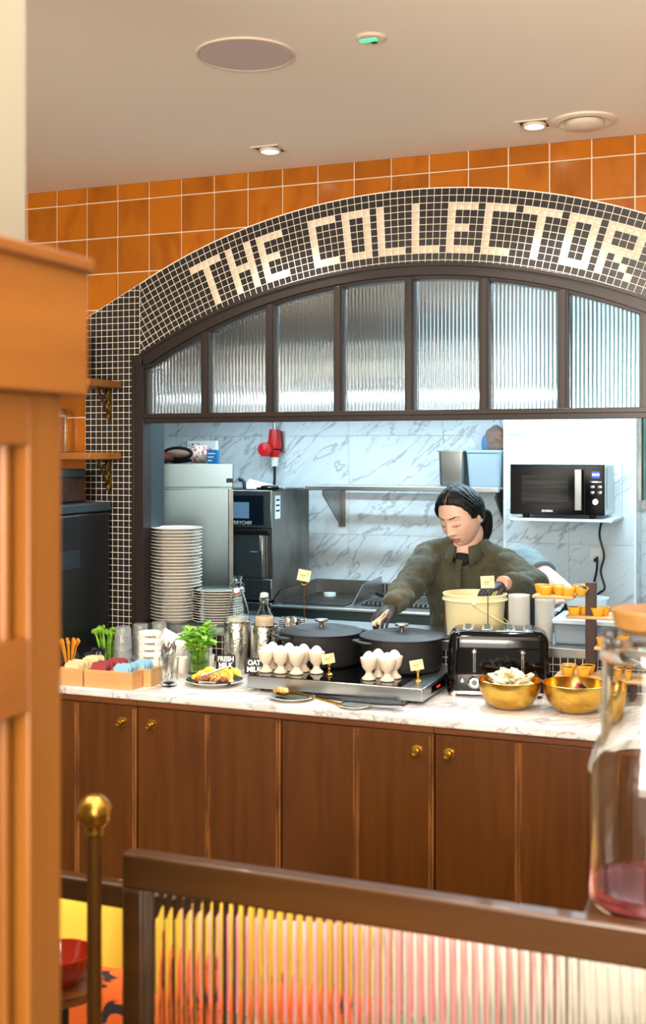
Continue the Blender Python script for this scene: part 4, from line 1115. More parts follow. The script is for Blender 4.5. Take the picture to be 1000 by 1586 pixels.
tongs(q2.x, q2.y-.012, q3.x, q3.y, CT+.014, 'thick black tongs lying across the small plate', .020)

# ================================================================== TOASTER
ta = at_z(701, 1079, CT); tb = at_z(843, 1082, CT)
TW = .350; TD = .20; TH_ = .226; rz = .24
cx_ = (ta.x+tb.x)/2; cy_ = (ta.y+tb.y)/2
ctr = Vector((cx_, cy_, 0))+Vector((-sin(rz), cos(rz), 0))*(TD/2)
ctr.y = min(ctr.y, -.16)
t = thing('toaster', 'glossy black four-slot toaster with chrome levers and dials', 'toaster', (ctr.x, ctr.y, CT), rz)
def rr_profile(w, d, n=8, r=.05):
    pts = []
    for cx0, cy0, a0 in ((w/2-r, d/2-r, 0), (-w/2+r, d/2-r, pi/2), (-w/2+r, -d/2+r, pi), (w/2-r, -d/2+r, 3*pi/2)):
        for i in range(n+1): a = a0+pi/2*i/n; pts.append((cx0+r*cos(a), cy0+r*sin(a)))
    return pts
def loft(sections):
    """sections: list of (z, pts)"""
    b = MB(); n = len(sections[0][1]); vs = []; fs = []
    for z, pts in sections: vs += [(p[0], p[1], z) for p in pts]
    for i in range(len(sections)-1):
        for k in range(n): k2 = (k+1) % n; fs.append((i*n+k, i*n+k2, (i+1)*n+k2, (i+1)*n+k))
    fs.append(tuple(reversed(range(n)))); fs.append(tuple((len(sections)-1)*n+k for k in range(n)))
    b.add(vs, fs); return b
secs = [(.018, rr_profile(TW, TD, r=.035)), (.022, rr_profile(TW+.002, TD+.002, r=.036)), (.10, rr_profile(TW, TD, r=.036)), (.15, rr_profile(TW-.004, TD-.004, r=.038))
        ]+[(TH_-.042+.042*sin(q*pi/16), rr_profile(TW-.006-2*.042*(1-cos(q*pi/16)), TD-.006-2*.030*(1-cos(q*pi/16)), r=.038-.012*(1-cos(q*pi/16)))) for q in range(1, 9)]
loft(secs).build('body', 'black_gloss', t, sharp=50)
b = loft([(.010, rr_profile(TW+.004, TD+.004, r=.036)), (.019, rr_profile(TW+.004, TD+.004, r=.036))]); b.build('chrome_base', 'chrome', t)
for x in (-TW/2+.022, TW/2-.022):
    for y in (-TD/2+.012, TD/2-.012):
        b = MB(); b.cyl((x, y, 0), .010, .012, r2=.012); b.build('foot', 'chrome', t)
for k, x in enumerate((-.105, -.038, .038, .105)):
    b = MB(); b.box(x-.019, x+.019, -.066, .066, TH_-.001, TH_+.002); fr = b.build('slot_frame', 'chrome', t, bevel=.002)
    b = MB(); b.box(x-.013, x+.013, -.060, .060, TH_+.0005, TH_+.0025); b.build('slot', 'black_matt', fr)
    b = MB()
    for q in (-1, 1): b.box(x+q*.0105, x+q*.012, -.057, .057, TH_+.0026, TH_+.004)
    b.build('slot_wires', 'chrome', fr)
for x in (-.082, .082):
    b = MB(); b.box(x-.0045, x+.0045, -TD/2-.003, -TD/2+.002, .085, .158); ch = b.build('lever_track', 'chrome', t, bevel=.0012)
    b = MB(); b.box(x-.0018, x+.0018, -TD/2-.0036, -TD/2-.002, .088, .152); b.build('track_groove', 'black_matt', ch)
    b = MB(); b.ball((x, -TD/2-.012, .158), (.011, .011, .0085), 18, 10); b.tube([(x, -TD/2, .156), (x, -TD/2-.012, .158)], .004, 8); b.build('lever', 'chrome', t)
    b = MB(); T_ = mtx((x, -TD/2, .052), (pi/2, 0, 0)); b.lathe([(.0235, -.002), (.0235, .004), (.021, .006), (.0205, .004)], n=36, T=T_); b.build('dial_ring', 'chrome', t)
    b = MB(); b.lathe([(.019, 0), (.018, .016), (.016, .018), (.0, .018)], n=32, T=T_); b.build('dial', 'chrome', t)
    b = MB(); b.lathe([(0, .0186), (.010, .0186), (.0105, .018)], n=24, T=T_); b.build('dial_face', 'black_gloss', t)
    for dx in (-.042, .042):
        b = MB(); T2 = mtx((x+dx, -TD/2, .055), (pi/2, 0, 0)); b.lathe([(.0065, -.002), (.0065, .003), (0, .004)], n=18, T=T2); b.build('button', 'chrome', t)
b = MB(); b.box(TW/2-.001, TW/2+.003, -.03, .03, .075, .105); b.build('side_badge', 'chrome', t, bevel=.002)

# ================================================================== BRASS BOWLS
def brass_bowl(u, v, lab, R=.1035, h=.093):
    q = at_z(u, v, CT); t = thing('brass_bowl', lab, 'bowl', (q.x, q.y, CT), 0, 'brass bowls at the right of the worktop')
    prof = []
    for i in range(15):
        a = i/14; prof.append((R*(.36+.64*sin(a*pi/2)) if i else R*.36, h*(1-cos(a*pi/2))**.95))
    prof = [(0, 0)]+prof+[(R+.0015, h+.001), (R-.001, h+.002)]+[(max(.0, p[0]-.002), p[1]+.0015) for p in reversed(prof[1:])]+[(0, .0015)]
    b = MB(); b.lathe(prof, n=72); b.build('bowl', 'gold', t); return Vector((q.x, q.y, CT))
G1 = brass_bowl(789, 1096, 'brass bowl heaped with paper sugar packets in front of the toaster')
G2 = brass_bowl(890, 1102, 'brass bowl with a few small portions, right of the sugar bowl')
random.seed(21)
names = [('packet_white', 'white'), ('packet_cream', 'kraft-coloured'), ('packet_green', 'pale green')]
pk = []
for m_, c in names:
    b = MB(); vs = []; fs = []
    for i in range(7):
        u = -1+2*i/6; th = .004*(1-u**4)+.0003
        for s_, z in ((-1, -th), (1, -th), (1, th), (-1, th)): vs.append((u*.025, s_*.0105, z))
    for i in range(6):
        for k in range(4): a = i*4; fs.append((a+k, a+(k+1) % 4, a+4+(k+1) % 4, a+4+k))
    fs += [(3, 2, 1, 0), (24, 25, 26, 27)]
    b.add(vs, fs); pk.append((b.build('sugar_packet', m_, sharp=60), c))
for i in range(46):
    src, c = pk[0 if i % 5 in (0, 2) else 1 if i % 5 in (1, 4) else (2 if i % 10 == 3 else 0)]
    o = src if 'label' not in src else src.copy()
    if o is not src: COL.objects.link(o)
    lay = i//16; a = i*2.399; r = [.075, .064, .045][lay]*sqrt(((i % 16)+.5)/16)
    o.location = G1+Vector((r*cos(a), r*sin(a), .082+.014*lay+.006*random.random()-.25*max(0, r-.05)))
    o.rotation_euler = (random.uniform(-.5, .5), random.uniform(-.6, .6), random.uniform(0, pi))
    tag(o, c+' paper sugar packet in the heaped brass bowl', 'packet', c+' sugar packets in the brass bowl')
for i in range(8):
    b = MB(); b.box(-.015, .015, -.010, .010, -.006, .006); o = b.build('foil_portion', ['packet_dark', 'packet_red', 'packet_white'][i % 3], bevel=.002)
    a = i*1.1; o.location = G2+Vector((.020*cos(a)+.005, .020*sin(a), .052+.014*(i//3))); o.rotation_euler = (random.uniform(-.6, .6), random.uniform(-.7, .7), a)
    c = ['dark', 'red', 'white'][i % 3]; tag(o, c+' foil-topped portion lying in the right brass bowl', 'portion', c+' portions in the right brass bowl')

# ================================================================== TART STAND
# centre post
zb = .985
f0 = at_z(857, 1046, zb)
SXp = at_y(915, 950, f0.y+.13); px_, py_ = SXp.x, f0.y+.13
t = thing('tart_stand', 'dark post with staggered pale wooden boards carrying the yellow tarts', 'stand', (px_, py_, CT), 0)
ztop_ = at_y(915, 902, py_).z-CT
b = MB(); b.box(-.018, .018, -.012, .012, .0, ztop_); b.build('post', 'stand_wood', t, bevel=.001)
boards = []
def board(x0, x1, y0, y1, z, th=.011):
    b = MB(); b.box(x0-px_, x1-px_, y0-py_, y1-py_, z-CT-th, z-CT); b.build('board', 'board', t, bevel=.004, seg=3)
board(f0.x, f0.x+.30, f0.y, f0.y+.16, zb)
b = MB(); b.box(f0.x+.02-px_, f0.x+.05-px_, -.06, .06, 0, zb-CT-.011); b.box(.08, .11, -.06, .06, 0, zb-CT-.011); b.build('foot', 'stand_wood', t)
z1 = at_y(823, 919, py_-.07).z; p0_ = at_y(823, 919, py_-.07); p1_ = at_y(887, 927, py_-.07)
board(p0_.x, p1_.x, py_-.07, py_+.05, (p0_.z+p1_.z)/2)
ZB1 = (p0_.z+p1_.z)/2; B1_ = (p0_.x, p1_.x, py_-.07, py_+.05)
b = MB(); b.box(p1_.x-px_-.002, -.012, -.008, .008, ZB1-CT-.009, ZB1-CT-.002); b.build('board_pin', 'steel', t)
p0_ = at_y(875, 953, py_-.03); ZB2 = p0_.z; B2_ = (p0_.x, p0_.x+.22, py_-.03, py_+.11); board(*B2_, ZB2)
p0_ = at_y(919, 1002, py_-.09); ZB3 = p0_.z; B3_ = (p0_.x, p0_.x+.16, py_-.09, py_+.05); board(*B3_, ZB3)
ZB4 = zb
def tart(x, y, z, lab, grp, tilt=(0, 0), dark=False, first={}):
    if dark not in first:
        o = thing('custard_tart', lab, 'tart', (x, y, z))
        b = MB(); vs = []; fs = []; n = 40; prof = [(0, .0015), (.0165, 0), (.0175, .001), (.0245, .0285), (.0235, .0285), (.0225, .025)]
        for i, (r, zz) in enumerate(prof):
            for k in range(n):
                a = 2*pi*k/n; f = 1+(.022*cos(a*20) if i >= 2 else 0); vs.append((r*f*cos(a), r*f*sin(a), zz))
        for i in range(len(prof)-1):
            for k in range(n): fs.append((i*n+k, i*n+(k+1) % n, (i+1)*n+(k+1) % n, (i+1)*n+k))
        b.add(vs, fs); b.build('case', 'tart', o, sharp=60)
        b = MB(); b.lathe([(0, .028), (.012, .0275), (.0215, .0255), (.022, .024)], n=28)
        for q in b.v: q.z += .003*noise.noise(q*160+Vector((5 if dark else 0, 0, 0)))
        b.build('filling', 'choc' if dark else 'tart_top', o); first[dark] = o
    else: o = dup(first[dark], (x, y, z))
    o.rotation_euler = (tilt[0], tilt[1], random.uniform(0, 6)); tag(o, lab, 'tart', grp); return o
def tarts(lst, z, y_off, lab, grp):
    for i, it in enumerate(lst):
        u, dy, dk = it[:3]; y = py_+dy; q = at_y(u, 900, y); tl = it[3] if len(it) > 3 else (0, 0); dz = it[4] if len(it) > 4 else 0
        tart(q.x, y, z+dz, lab, grp, tl, dk)
tarts([(844, -.045, False), (880, -.045, False), (866, -.015, False), (897, -.028, True, (0, -.35), .006), (850, .012, True), (863, .030, False), (898, .02, False, (0, .1), .004), (838, .025, False)], ZB1, 0, 'yellow-cased tart on the top board of the stand', 'tarts on the top board')
tarts([(889, -.004, True), (903, .03, False), (925, .0, False), (934, .035, True), (958, .0, False), (974, .03, False)], ZB2, 0, 'yellow-cased tart on the second board of the stand', 'tarts on the second board')
tarts([(934, -.06, False), (940, -.02, False), (950, .02, True)], ZB3, 0, 'yellow-cased tart on the third board of the stand', 'tarts on the third board')
tarts([(879, -.105, True), (903, -.108, False), (881, -.055, False), (910.5, -.050, True), (943, -.105, False), (944, -.055, True)], ZB4, 0, 'yellow-cased tart on the lowest board of the stand', 'tarts on the lowest board')

# ================================================================== ON THE PASS SHELF: bucket, cups, tubs
bq = at_y(735, 950, .115); BK = Vector((bq.x, .115, SILL)); btop = at_y(735, 918, .115).z-SILL
t = thing('plastic_bucket', 'large translucent cream-yellow plastic tub in front of the woman', 'bucket', BK)
R_ = .118
b = MB(); b.lathe([(0, 0), (R_*.86, 0), (R_*.88, .004), (R_*.96, btop-.03), (R_*.965, btop-.028), (R_+.004, btop-.026), (R_+.006, btop-.022), (R_+.002, btop-.018), (R_+.001, btop-.006), (R_+.004, btop-.004), (R_+.003, btop), (R_-.003, btop), (R_-.006, btop-.02), (R_*.86-.002, .004), (0, .004)], n=72); b.build('tub', 'bucket', t)
b = MB(); pts = []
for i in range(25):
    a = pi*i/24; pts.append(((R_+.006)*cos(a)*1., -(R_+.008)*sin(a), btop-.03-.085*sin(a)))
Th = mtx((0, 0, 0), (0, 0, 1.80))
b.tube([Th @ Vector(p) for p in pts], [(.0028, .0042)]*25, 8); b.build('handle', M('pale_yellow_handle', (244, 226, 160), .35), t)
b = MB(); b.ball(Th @ Vector((-(R_+.004), 0, btop-.028)), .009, 12, 8); b.ball(Th @ Vector(((R_+.004), 0, btop-.028)), .009, 12, 8); b.build('handle_boss', 'bucket', t)
b = MB()
for i in range(9):
    a = pi+.18; b.box(-.006, .006, -.0006, .0006, 0, .010, T=mtx(((R_*.94)*cos(a+.02*0), (R_*.94)*sin(a), .02+i*.014), (0, 0, a+pi/2)))
b.build('measure_print', 'cloth_red', t)
def clear_cup_stack(u, vtop, y, n, grp, lab, r=.040):
    q = at_y(u, vtop, y); h = q.z-SILL; step = (h-.06)/(n-1); first = None
    for k in range(n):
        if first is None:
            b = MB(); b.lathe([(0, 0), (r*.78, 0), (r*.80, .002), (r-.003, .056), (r, .057), (r+.0005, .060), (r-.002, .060), (r*.78, .003), (0, .002)], n=36); first = o = b.build('clear_cup', 'clear_plastic')
        else: o = first.copy(); COL.objects.link(o)
        o.location = (q.x, y, SILL+k*step); tag(o, lab, 'cup', grp)
clear_cup_stack(803.5, 921, .08, 22, 'clear cups in the stack nearest the tub', 'clear plastic cup in the stack touching the yellow tub')
clear_cup_stack(843, 928, .12, 22, 'clear cups in the stack below the tarts', 'clear plastic cup in the stack under the top tart board', .036)
q0 = at_y(857, 958, .07); q1 = at_y(857, 999, .07)
t = thing('storage_tub', 'grey frosted storage tub with a pale lid on the pass shelf', 'tub', (0, 0, SILL))
hh = q0.z-SILL
b = MB(); b.box(q0.x, q0.x+.40, .07, .30, 0, hh-.018); b.build('tub', 'grey_tub', t, bevel=.012)
b = MB(); b.box(q0.x-.006, q0.x+.406, .064, .306, hh-.018, hh); b.build('lid', 'tub_lid', t, bevel=.004)
q2 = at_y(908, 925, .20)
t = thing('white_bowl', 'wide pale blue-white plastic bowl on the storage tub lid', 'bowl', (q2.x, .20, SILL+hh))
bh = q2.z-SILL-hh
b = MB(); b.lathe([(0, 0), (.05, 0), (.075, bh*.6), (.083, bh), (.080, bh), (.072, bh*.6), (.047, .004), (0, .004)], n=48); b.build('bowl', 'tub_lid', t)

# ================================================================== KITCHEN EQUIPMENT
fy = 1.15; fa = .46
fr = at_y(361, 718, fy); t = thing('fridge', 'tall stainless steel fridge behind the plate stacks', 'fridge', (fr.x-.36*cos(fa), fy-.36*sin(fa), 0), fa)
FH = fr.z; fw = .36
b = MB(); b.box(-fw, fw-.004, .03, .62, .06, FH-.004); b.build('body', 'steel_v', t, bevel=.004)
zs = at_y(350, 756, fy).z
b = MB(); b.box(-fw, fw, .0, .03, zs+.004, FH); b.build('top_panel', 'steel_v', t, bevel=.003)
b = MB(); b.box(-fw, fw-.022, .0, .03, .10, zs-.004); b.build('door', 'steel_v', t, bevel=.004)
b = MB(); b.box(fw-.020, fw, .004, .03, .10, zs-.004); b.build('door_edge', 'steel_dk', t)
b = MB(); b.box(fw-.035, fw-.002, -.006, .004, zs+.028, zs+.050); b.build('lock', 'black_plastic', t, bevel=.003)
for x in (-.3, .3):
    b = MB(); b.cyl((x, .3, 0), .025, .062); b.build('foot', 'black_plastic', t)
# things on the fridge
def on_f(u, v, y=1.45): y -= .27; q = at_y(u, v, y); return Vector((q.x, y, FH))
q = on_f(290, 705); b = MB(); b.ball((0, 0, .045), (.12, .09, .05), 24, 12)
for v in b.v: v *= 1+.18*noise.noise(v*22); v.z = max(.001, v.z)
o = b.build('checked_towel', 'towel'); o.location = on_f(313, 718, 1.50)-Vector((.02, 0, -.0)); o.scale = (.62, .8, .98); tag(o, 'crumpled white and pink checked towel on the fridge', 'towel')
t = thing('tan_pouch', 'tan pouch with dark trim lying on the fridge', 'pouch', on_f(277, 718, 1.40))
b = MB(); b.ball((0, 0, .052), (.078, .03, .024), 24, 12); b.build('pouch', 'pouch', t)
b = MB(); b.tube([(.082*cos(a), -.012, .052+.028*sin(a)) for a in [i*pi/12 for i in range(24)]], .0075, 8, closed=True); b.build('trim', 'black_plastic', t)
b = MB(); b.ball((-.02, .02, .016), (.085, .04, .016), 24, 8)
b.build('strap', 'black_plastic', t)
b = MB(); b.ball((0, 0, .03), (.05, .07, .03), 20, 10); o = b.build('maroon_cloth', 'maroon'); o.location = on_f(254, 718, 1.36); tag(o, 'folded maroon cloth on the fridge beside the slate jamb', 'cloth')
t = thing('printed_carton', 'upright white printed carton leaning behind the towel', 'carton', on_f(312, 718, 1.62))
hc = at_y(312, 683, 1.35).z-FH
b = MB(); b.box(-.085, .085, 0, .03, 0, hc); b.build('carton', 'label_white', t, bevel=.002)
text_part('1 PAIR', .024, 'printed_words', 'ink_dark', t, (-.045, -.001, hc-.022), (pi/2, 0, 0))
b = MB(); b.box(-.04, .06, -.001, 0, hc-.05, hc-.042); b.box(.02, .07, -.001, 0, .03, .07); b.build('print', 'ink_dark', t)
t = thing('blue_carton', 'small blue and white carton at the right of the towel', 'carton', on_f(328, 718, 1.42))
b = MB(); b.box(-.03, .03, 0, .03, 0, .07); b.build('carton', 'label_blue', t, bevel=.002)
b = MB()
for i in range(3): b.box(-.022, .0+.01*i, -.001, 0, .012+.018*i, .018+.018*i)
b.build('print', 'label_white', t)

# work table under the oven + oven
oy = 1.74; orr = at_y(420, 760, oy); otop = orr.z; obot = at_y(420, 934, oy).z
b = MB(); b.box(orr.x-.62, orr.x, oy, 2.30, obot-.05, obot-.002); 
t = thing('work_table', 'stainless work table under the speed oven', 'table', (0, 0, 0)); b.build('top', 'steel', t, bevel=.003)
for x in (orr.x-.58, orr.x-.03):
    for y in (oy+.02, 2.2):
        b = MB(); b.box(x-.02, x+.02, y-.02, y+.02, 0, obot-.05); b.build('leg', 'steel_v', t)
t = thing('speed_oven', 'compact stainless speed oven with a dark touch panel and glass-handled door', 'oven', (orr.x, oy, obot))
OH = otop-obot; OW = .58; OD = .55
b = MB(); b.box(-OW, 0, .02, .55, .012, OH); b.build('housing', 'steel_dk', t, bevel=.004)
b = MB(); b.box(-OW, 0, 0, .02, OH*.665, OH); b.build('control_fascia', 'steel', t, bevel=.004)
b = MB(); b.box(-OW+.05, -.045, -.004, .0, OH*.69, OH*.955); pn = b.build('touch_panel', 'oven_panel', t, bevel=.003)
zz = at_y(392, 778, oy).z-obot, at_y(392, 803, oy).z-obot
xx = at_y(362, 790, oy).x-orr.x-.08, at_y(386, 790, oy).x-orr.x
b = MB(); b.box(xx[0], xx[1], -.006, -.004, zz[1], zz[0]); b.build('touchscreen', 'touch', pn)
text_part('MERRYCHEF', .027, 'maker_name', 'chalk', pn, (xx[1]-.055, -.0055, at_y(392, 810, oy).z-obot), (pi/2, 0, 0))
b = MB(); b.box(-OW+.01, -.045, -.012, .02, .135, OH*.62); b.build('door', 'steel', t, bevel=.008)
b = MB(); b.box(-OW+.01, -.0, -.03, -.002, OH*.605, OH*.655); b.build('door_handle', 'black_plastic', t, bevel=.006)
b = MB(); b.tube([(-.12, -.014, OH*.45), (-.075, -.014, OH*.45), (-.062, -.014, OH*.475), (-.062, -.014, OH*.60)], .006, 8); b.build('door_emboss', 'steel', t)
b = MB(); b.box(-OW, 0, 0, .02, .012, .130)
b.build('lower_grille', 'steel', t, bevel=.003)
b = MB()
for i in range(16):
    for k in range(8): b.box(-.30+i*.016, -.30+i*.016+.009, -.0015, .002, .028+k*.0115, .028+k*.0115+.006)
b.build('grille_holes', 'range_front', t)
b = MB(); b.box(-.001, .0015, .05, .12, OH-.16, OH-.03); b.build('rating_label', 'label_white', t)
b = MB()
for k in range(3): b.box(.0014, .002, .06, .11, OH-.06-.03*k, OH-.05-.03*k)
b.build('label_print', 'ink_dark', t)
# tray on top of the oven with spray nozzle and white cloth
oq = Vector((orr.x, oy, otop))
b = MB(); b.box(-.30, -.005+.03, .02, .40, 0, .006); o = b.build('black_tray', 'black_plastic'); o.location = oq; tag(o, 'thin black tray on top of the speed oven', 'tray')
b = MB(); b.box(-.09, .05, .0, .05, .006, .016); b.tube([(-.06, 0, .02), (.0, -.02, .026), (.05, 0, .02)], .006, 6); o = b.build('black_clip', 'black_plastic'); o.location = oq+Vector((-.02, .04, 0)); tag(o, 'small black clip tool at the right end of the oven tray', 'tool')
b = MB(); b.add([(-.16, 0, 0), (.04, 0, 0), (.04, .16, 0), (-.16, .16, 0), (-.16, .08, .055), (.03, .08, .010)], [(0, 3, 2, 1), (0, 1, 5, 4), (1, 2, 5), (2, 3, 4, 5), (3, 0, 4)]); o = b.build('white_cover', 'label_white', bevel=.003); o.location = oq+Vector((-.06, .10, .006)); tag(o, 'white wedge-shaped plastic cover lying on the oven tray', 'cover')
t = thing('pipe_nozzle', 'short grey-blue pipe elbow on the oven tray', 'pipe', oq+Vector((at_y(375, 755, oy+.07).x-orr.x, .075, .006)))
b = MB(); b.tube([(.012, 0, 0), (.012, 0, .03), (.006, 0, .045), (-.008, 0, .052)], .0105, 14); b.build('pipe', 'machine_blue', t)
b = MB(); b.ball((-.012, -.002, .053), (.014, .014, .013), 14, 8); b.build('pipe_end', 'reveal', t)

# red industrial plug hanging on the wall
rp = at_y(421, 690, 2.40)
t = thing('red_plug_socket', 'red industrial plug in its socket on the marble wall', 'plug', (rp.x, 2.44, 0))
def zv(v, y=2.44): return at_y(421, v, y).z
b = MB(); b.lathe([(.0, zv(665)), (.032, zv(665)), (.044, zv(688)), (.040, zv(695)), (0, zv(695))], n=24); b.build('socket_body', 'red_plastic', t)
b = MB(); b.lathe([(0, -.03), (.038, -.03), (.044, -.02), (.044, .02), (0, .03)], n=28, T=mtx((-.035, -.06, zv(696)), (pi/2, 0, 0))); b.build('red_cap', 'red_plastic', t)
b = MB(); b.lathe([(0, zv(697)), (.036, zv(697)), (.030, zv(708)), (0, zv(708))], n=24); b.build('plug_body', 'red_plastic', t)
b = MB(); b.lathe([(0, zv(706)), (.028, zv(706)), (.022, zv(722)), (0, zv(722))], n=20); b.build('grey_gland', 'white_plastic', t)
b = MB(); b.tube([(0, 0, zv(720)), (.0, 0, zv(742)), (.002, -.02, zv(765)), (.0, .0, zv(820))], .009, 10); b.build('black_cable', 'black_plastic', t)
b = MB(); b.lathe([(.012, zv(666)), (.012, zv(655))], n=12); b.box(-.05, .05, .03, .055, zv(700), zv(668)); b.build('mount', 'steel', t)
b = MB(); b.tube([(0, 0, zv(657)), (0, .01, 1.95), (0, .02, 2.08)], .009, 8); b.build('conduit', 'steel', t)

# cooking range with griddle
gy = 1.73; zr = .90
gl = at_y(424, 935, gy); g2 = at_y(640, 951, gy); zr = (gl.z+at_y(583, 946, gy).z)/2
RX0 = orr.x+.006; RX1 = RX0+1.55
t = thing('cooking_range', 'stainless cooking range with griddle, slotted vents and a dark front', 'range', (RX0, gy, 0))
L_ = RX1-RX0
b = MB(); b.box(0, L_, .02, .70, .10, zr-.03); b.build('body', 'range_front', t, bevel=.004)
b = MB(); b.tube([(0, .012, zr-.014), (L_, .012, zr-.014)], .014, 14); b.box(0, L_, .012, .70, zr-.03, zr-.001); b.build('front_rail', 'steel', t, sharp=40)
b = MB(); b.box(.03, .40, .07, .62, zr-.001, zr+.004); b.build('griddle_plate', 'griddle', t)
zb_ = at_y(500, 897, 2.36).z
gx1 = at_y(575, 900, 2.36).x-RX0
b = MB(); b.box(.0, gx1, .640, .655, zr, zb_); b.build('back_splash', 'steel_dk', t)
b = MB(); T2 = Matrix(((0, 1, 0, 0), (1, 0, 0, 0), (0, 0, 1, 0), (0, 0, 0, 1)))
b.prism([(.03, zr), (.655, zr), (.655, zb_), (.14, zb_-.012), (.03, zr+.02)], 0, .006, T=T2); b.build('side_splash', 'steel_dk', t)
b = MB(); b.prism([(.10, zr), (.60, zr), (.60, zr+.115), (.28, zr+.10)], .435, .441, T=T2); b.build('divider', 'steel', t)
b = MB(); b.lathe([(0, .0), (.035, 0), (.036, .018), (0, .02)], (.17, .45, zr+.004), 24); b.build('white_pan_lid', 'label_white', t)
# slotted vent at the back
vx0 = at_y(568, 905, 2.36).x-RX0
b = MB(); b.box(vx0, L_, .60, .66, zr, zb_-.004); b.build('vent_back', 'steel', t)
nsl = 0; x = vx0+.02
b = MB()
while x < L_-.03:
    b.box(x, x+.010, .592, .602, zr+.010, zb_-.008, T=None); x += .022
b.build('vent_slots', 'black_plastic', t)['kind'] = 'stuff'
b = MB(); x = at_y(568, 930, 1.95).x-RX0
for i in range(34): b.box(x+i*.026, x+i*.026+.012, .16, .50, zr+.003, zr+.018)
b.build('grill_bars', 'steel', t)['kind'] = 'stuff'
b = MB(); b.box(x-.01, x+34*.026, .15, .51, zr, zr+.004); b.build('grill_well', 'black_plastic', t)
p0 = at_y(583, 919, 2.0); p1 = at_y(604, 928, 1.9)
tt = thing('black_scraper', 'black-handled scraper lying across the range vent', 'scraper', (0, 0, 0))
b = MB(); b.tube([p0, (p0+p1)/2+Vector((0, 0, .004)), p1], [.012, .014, .012], 10); b.build('handle', 'black_plastic', tt)
b = MB(); b.tube([p0+Vector((-.05, .02, -.004)), p0], [(.02, .002), (.008, .003)], 8); b.build('blade', 'steel', tt)
for x in (.08, L_-.08):
    for y in (.1, .6):
        b = MB(); b.cyl((x, y, 0), .03, .10); b.build('foot', 'steel', t)
for i in range(6):
    kx = .12+i*.25; b = MB(); T_ = mtx((kx, .02, zr-.10), (pi/2, 0, 0)); b.lathe([(.026, 0), (.024, .02), (0, .022)], n=24, T=T_); b.build('control_knob', 'black_plastic', t)

# extractor hood high behind the glass
t = thing('extractor_hood', 'large stainless extractor hood above the range, blurred behind the ribbed glass', 'hood', (0, 0, 0))
hx0, hx1 = -3.9, -1.56
b = MB(); pr = [(1.35, 2.13), (2.48, 2.13), (2.48, 2.78), (1.75, 2.78), (1.35, 2.30)]
b.prism(pr, hx0, hx1, T=Matrix(((0, 1, 0, 0), (1, 0, 0, 0), (0, 0, 1, 0), (0, 0, 0, 1)))); b.build('canopy', 'steel_dk', t, bevel=.004)
b = MB(); b.box(hx0, hx1, 1.33, 1.36, 2.12, 2.20); b.build('rim', 'steel', t)
b = MB()
for i in range(9): b.box(hx0+.1+i*.25, hx0+.32+i*.25, 1.5, 2.35, 2.115, 2.131)
b.build('filters', 'steel', t)

# slatted wall shelf
sl = at_y(474, 752, 2.16); sz = sl.z; sx1 = SX0-.012
t = thing('slatted_shelf', 'long slatted steel wall shelf holding the steel pan and blue tub', 'shelf', (0, 0, 0))
for d in (.065, .165, .265):
    b = MB(); b.box(sl.x, sx1, KY-.006-d-.015, KY-.006-d+.015, sz-.012, sz); b.build('slat', 'steel', t, bevel=.002)
b = MB(); b.box(sl.x, sx1, KY-.36, KY-.335, sz-.026, sz+.002); b.build('front_rail', 'steel', t, bevel=.004)
b = MB()
for x in (sl.x+.10, sx1-.03):
    b = MB(); T_ = Matrix(((0, 1, 0, x), (1, 0, 0, 0), (0, 0, 1, 0), (0, 0, 0, 1)))
    b.prism([(KY-.33, sz-.012), (KY-.33, sz-.05), (KY-.04, sz-.25), (KY-.007, sz-.25), (KY-.007, sz-.012)], -.003, .003, T=T_)
    b.box(x-.022, x+.022, KY-.012, KY-.006, sz-.26, sz-.01); b.build('bracket', 'steel_dk', t)
# steel pan + blue tub + bread
q0 = at_y(677, 748, 2.22); q1 = at_y(720, 748, 2.22); hp_ = at_y(700, 698, 2.22).z-sz
t = thing('steel_pan', 'deep stainless steel gastro pan on the slatted shelf', 'pan', ((q0.x+q1.x)/2, 2.30, sz)); w_ = (q1.x-q0.x)/2
b = loft([(0, rr_profile(w_*1.7, .15, r=.02)), (.01, rr_profile(w_*1.75, .156, r=.02)), (hp_-.006, rr_profile(w_*1.9, .17, r=.02))]); b.build('pan', 'steel', t, sharp=60)
b = loft([(hp_-.006, rr_profile(w_*2.1, .20, r=.022)), (hp_, rr_profile(w_*2.1, .20, r=.022))]); b.build('rim', 'steel', t)
q0 = at_y(722, 748, 2.2); hb_ = at_y(750, 697, 2.2).z-sz; w_ = (sx1-.003-q0.x)
t = thing('blue_tub', 'frosted blue-white plastic tub at the right end of the slatted shelf', 'tub', (q0.x+w_/2, 2.30, sz))
b = loft([(0, rr_profile(w_*.86, .20, r=.02)), (hb_-.014, rr_profile(w_*.97, .24, r=.02))]); b.build('tub', 'blue_tub', t, sharp=60)
b = loft([(hb_-.014, rr_profile(w_, .25, r=.02)), (hb_, rr_profile(w_, .25, r=.02))]); b.build('rim', 'blue_tub', t)
t = thing('bagged_bread', 'brown bread in clear film sticking up from the blue tub', 'bread', (q0.x+w_*.66, 2.30, sz+hb_))
b = MB(); b.ball((.02, 0, .055), (.065, .05, .085), 24, 16)
for v in b.v: v *= 1+.12*noise.noise(v*25)
for v in b.v: v.z = max(v.z, .001)
b.build('bread', 'bread', t)
b = MB(); b.ball((-.035, 0, .035), (.03, .03, .055), 16, 10)
for v in b.v: v.z = max(v.z, .001)
b.build('dark_wrap', 'label_blue', t)
b = MB(); b.ball((-.01, 0, .06), (.105, .058, .115), 30, 20)
for v in b.v: v *= 1+.25*noise.noise(v*18+Vector((3, 0, 0)))
for v in b.v: v.z = max(v.z, .0)
b.build('film', 'bag', t)

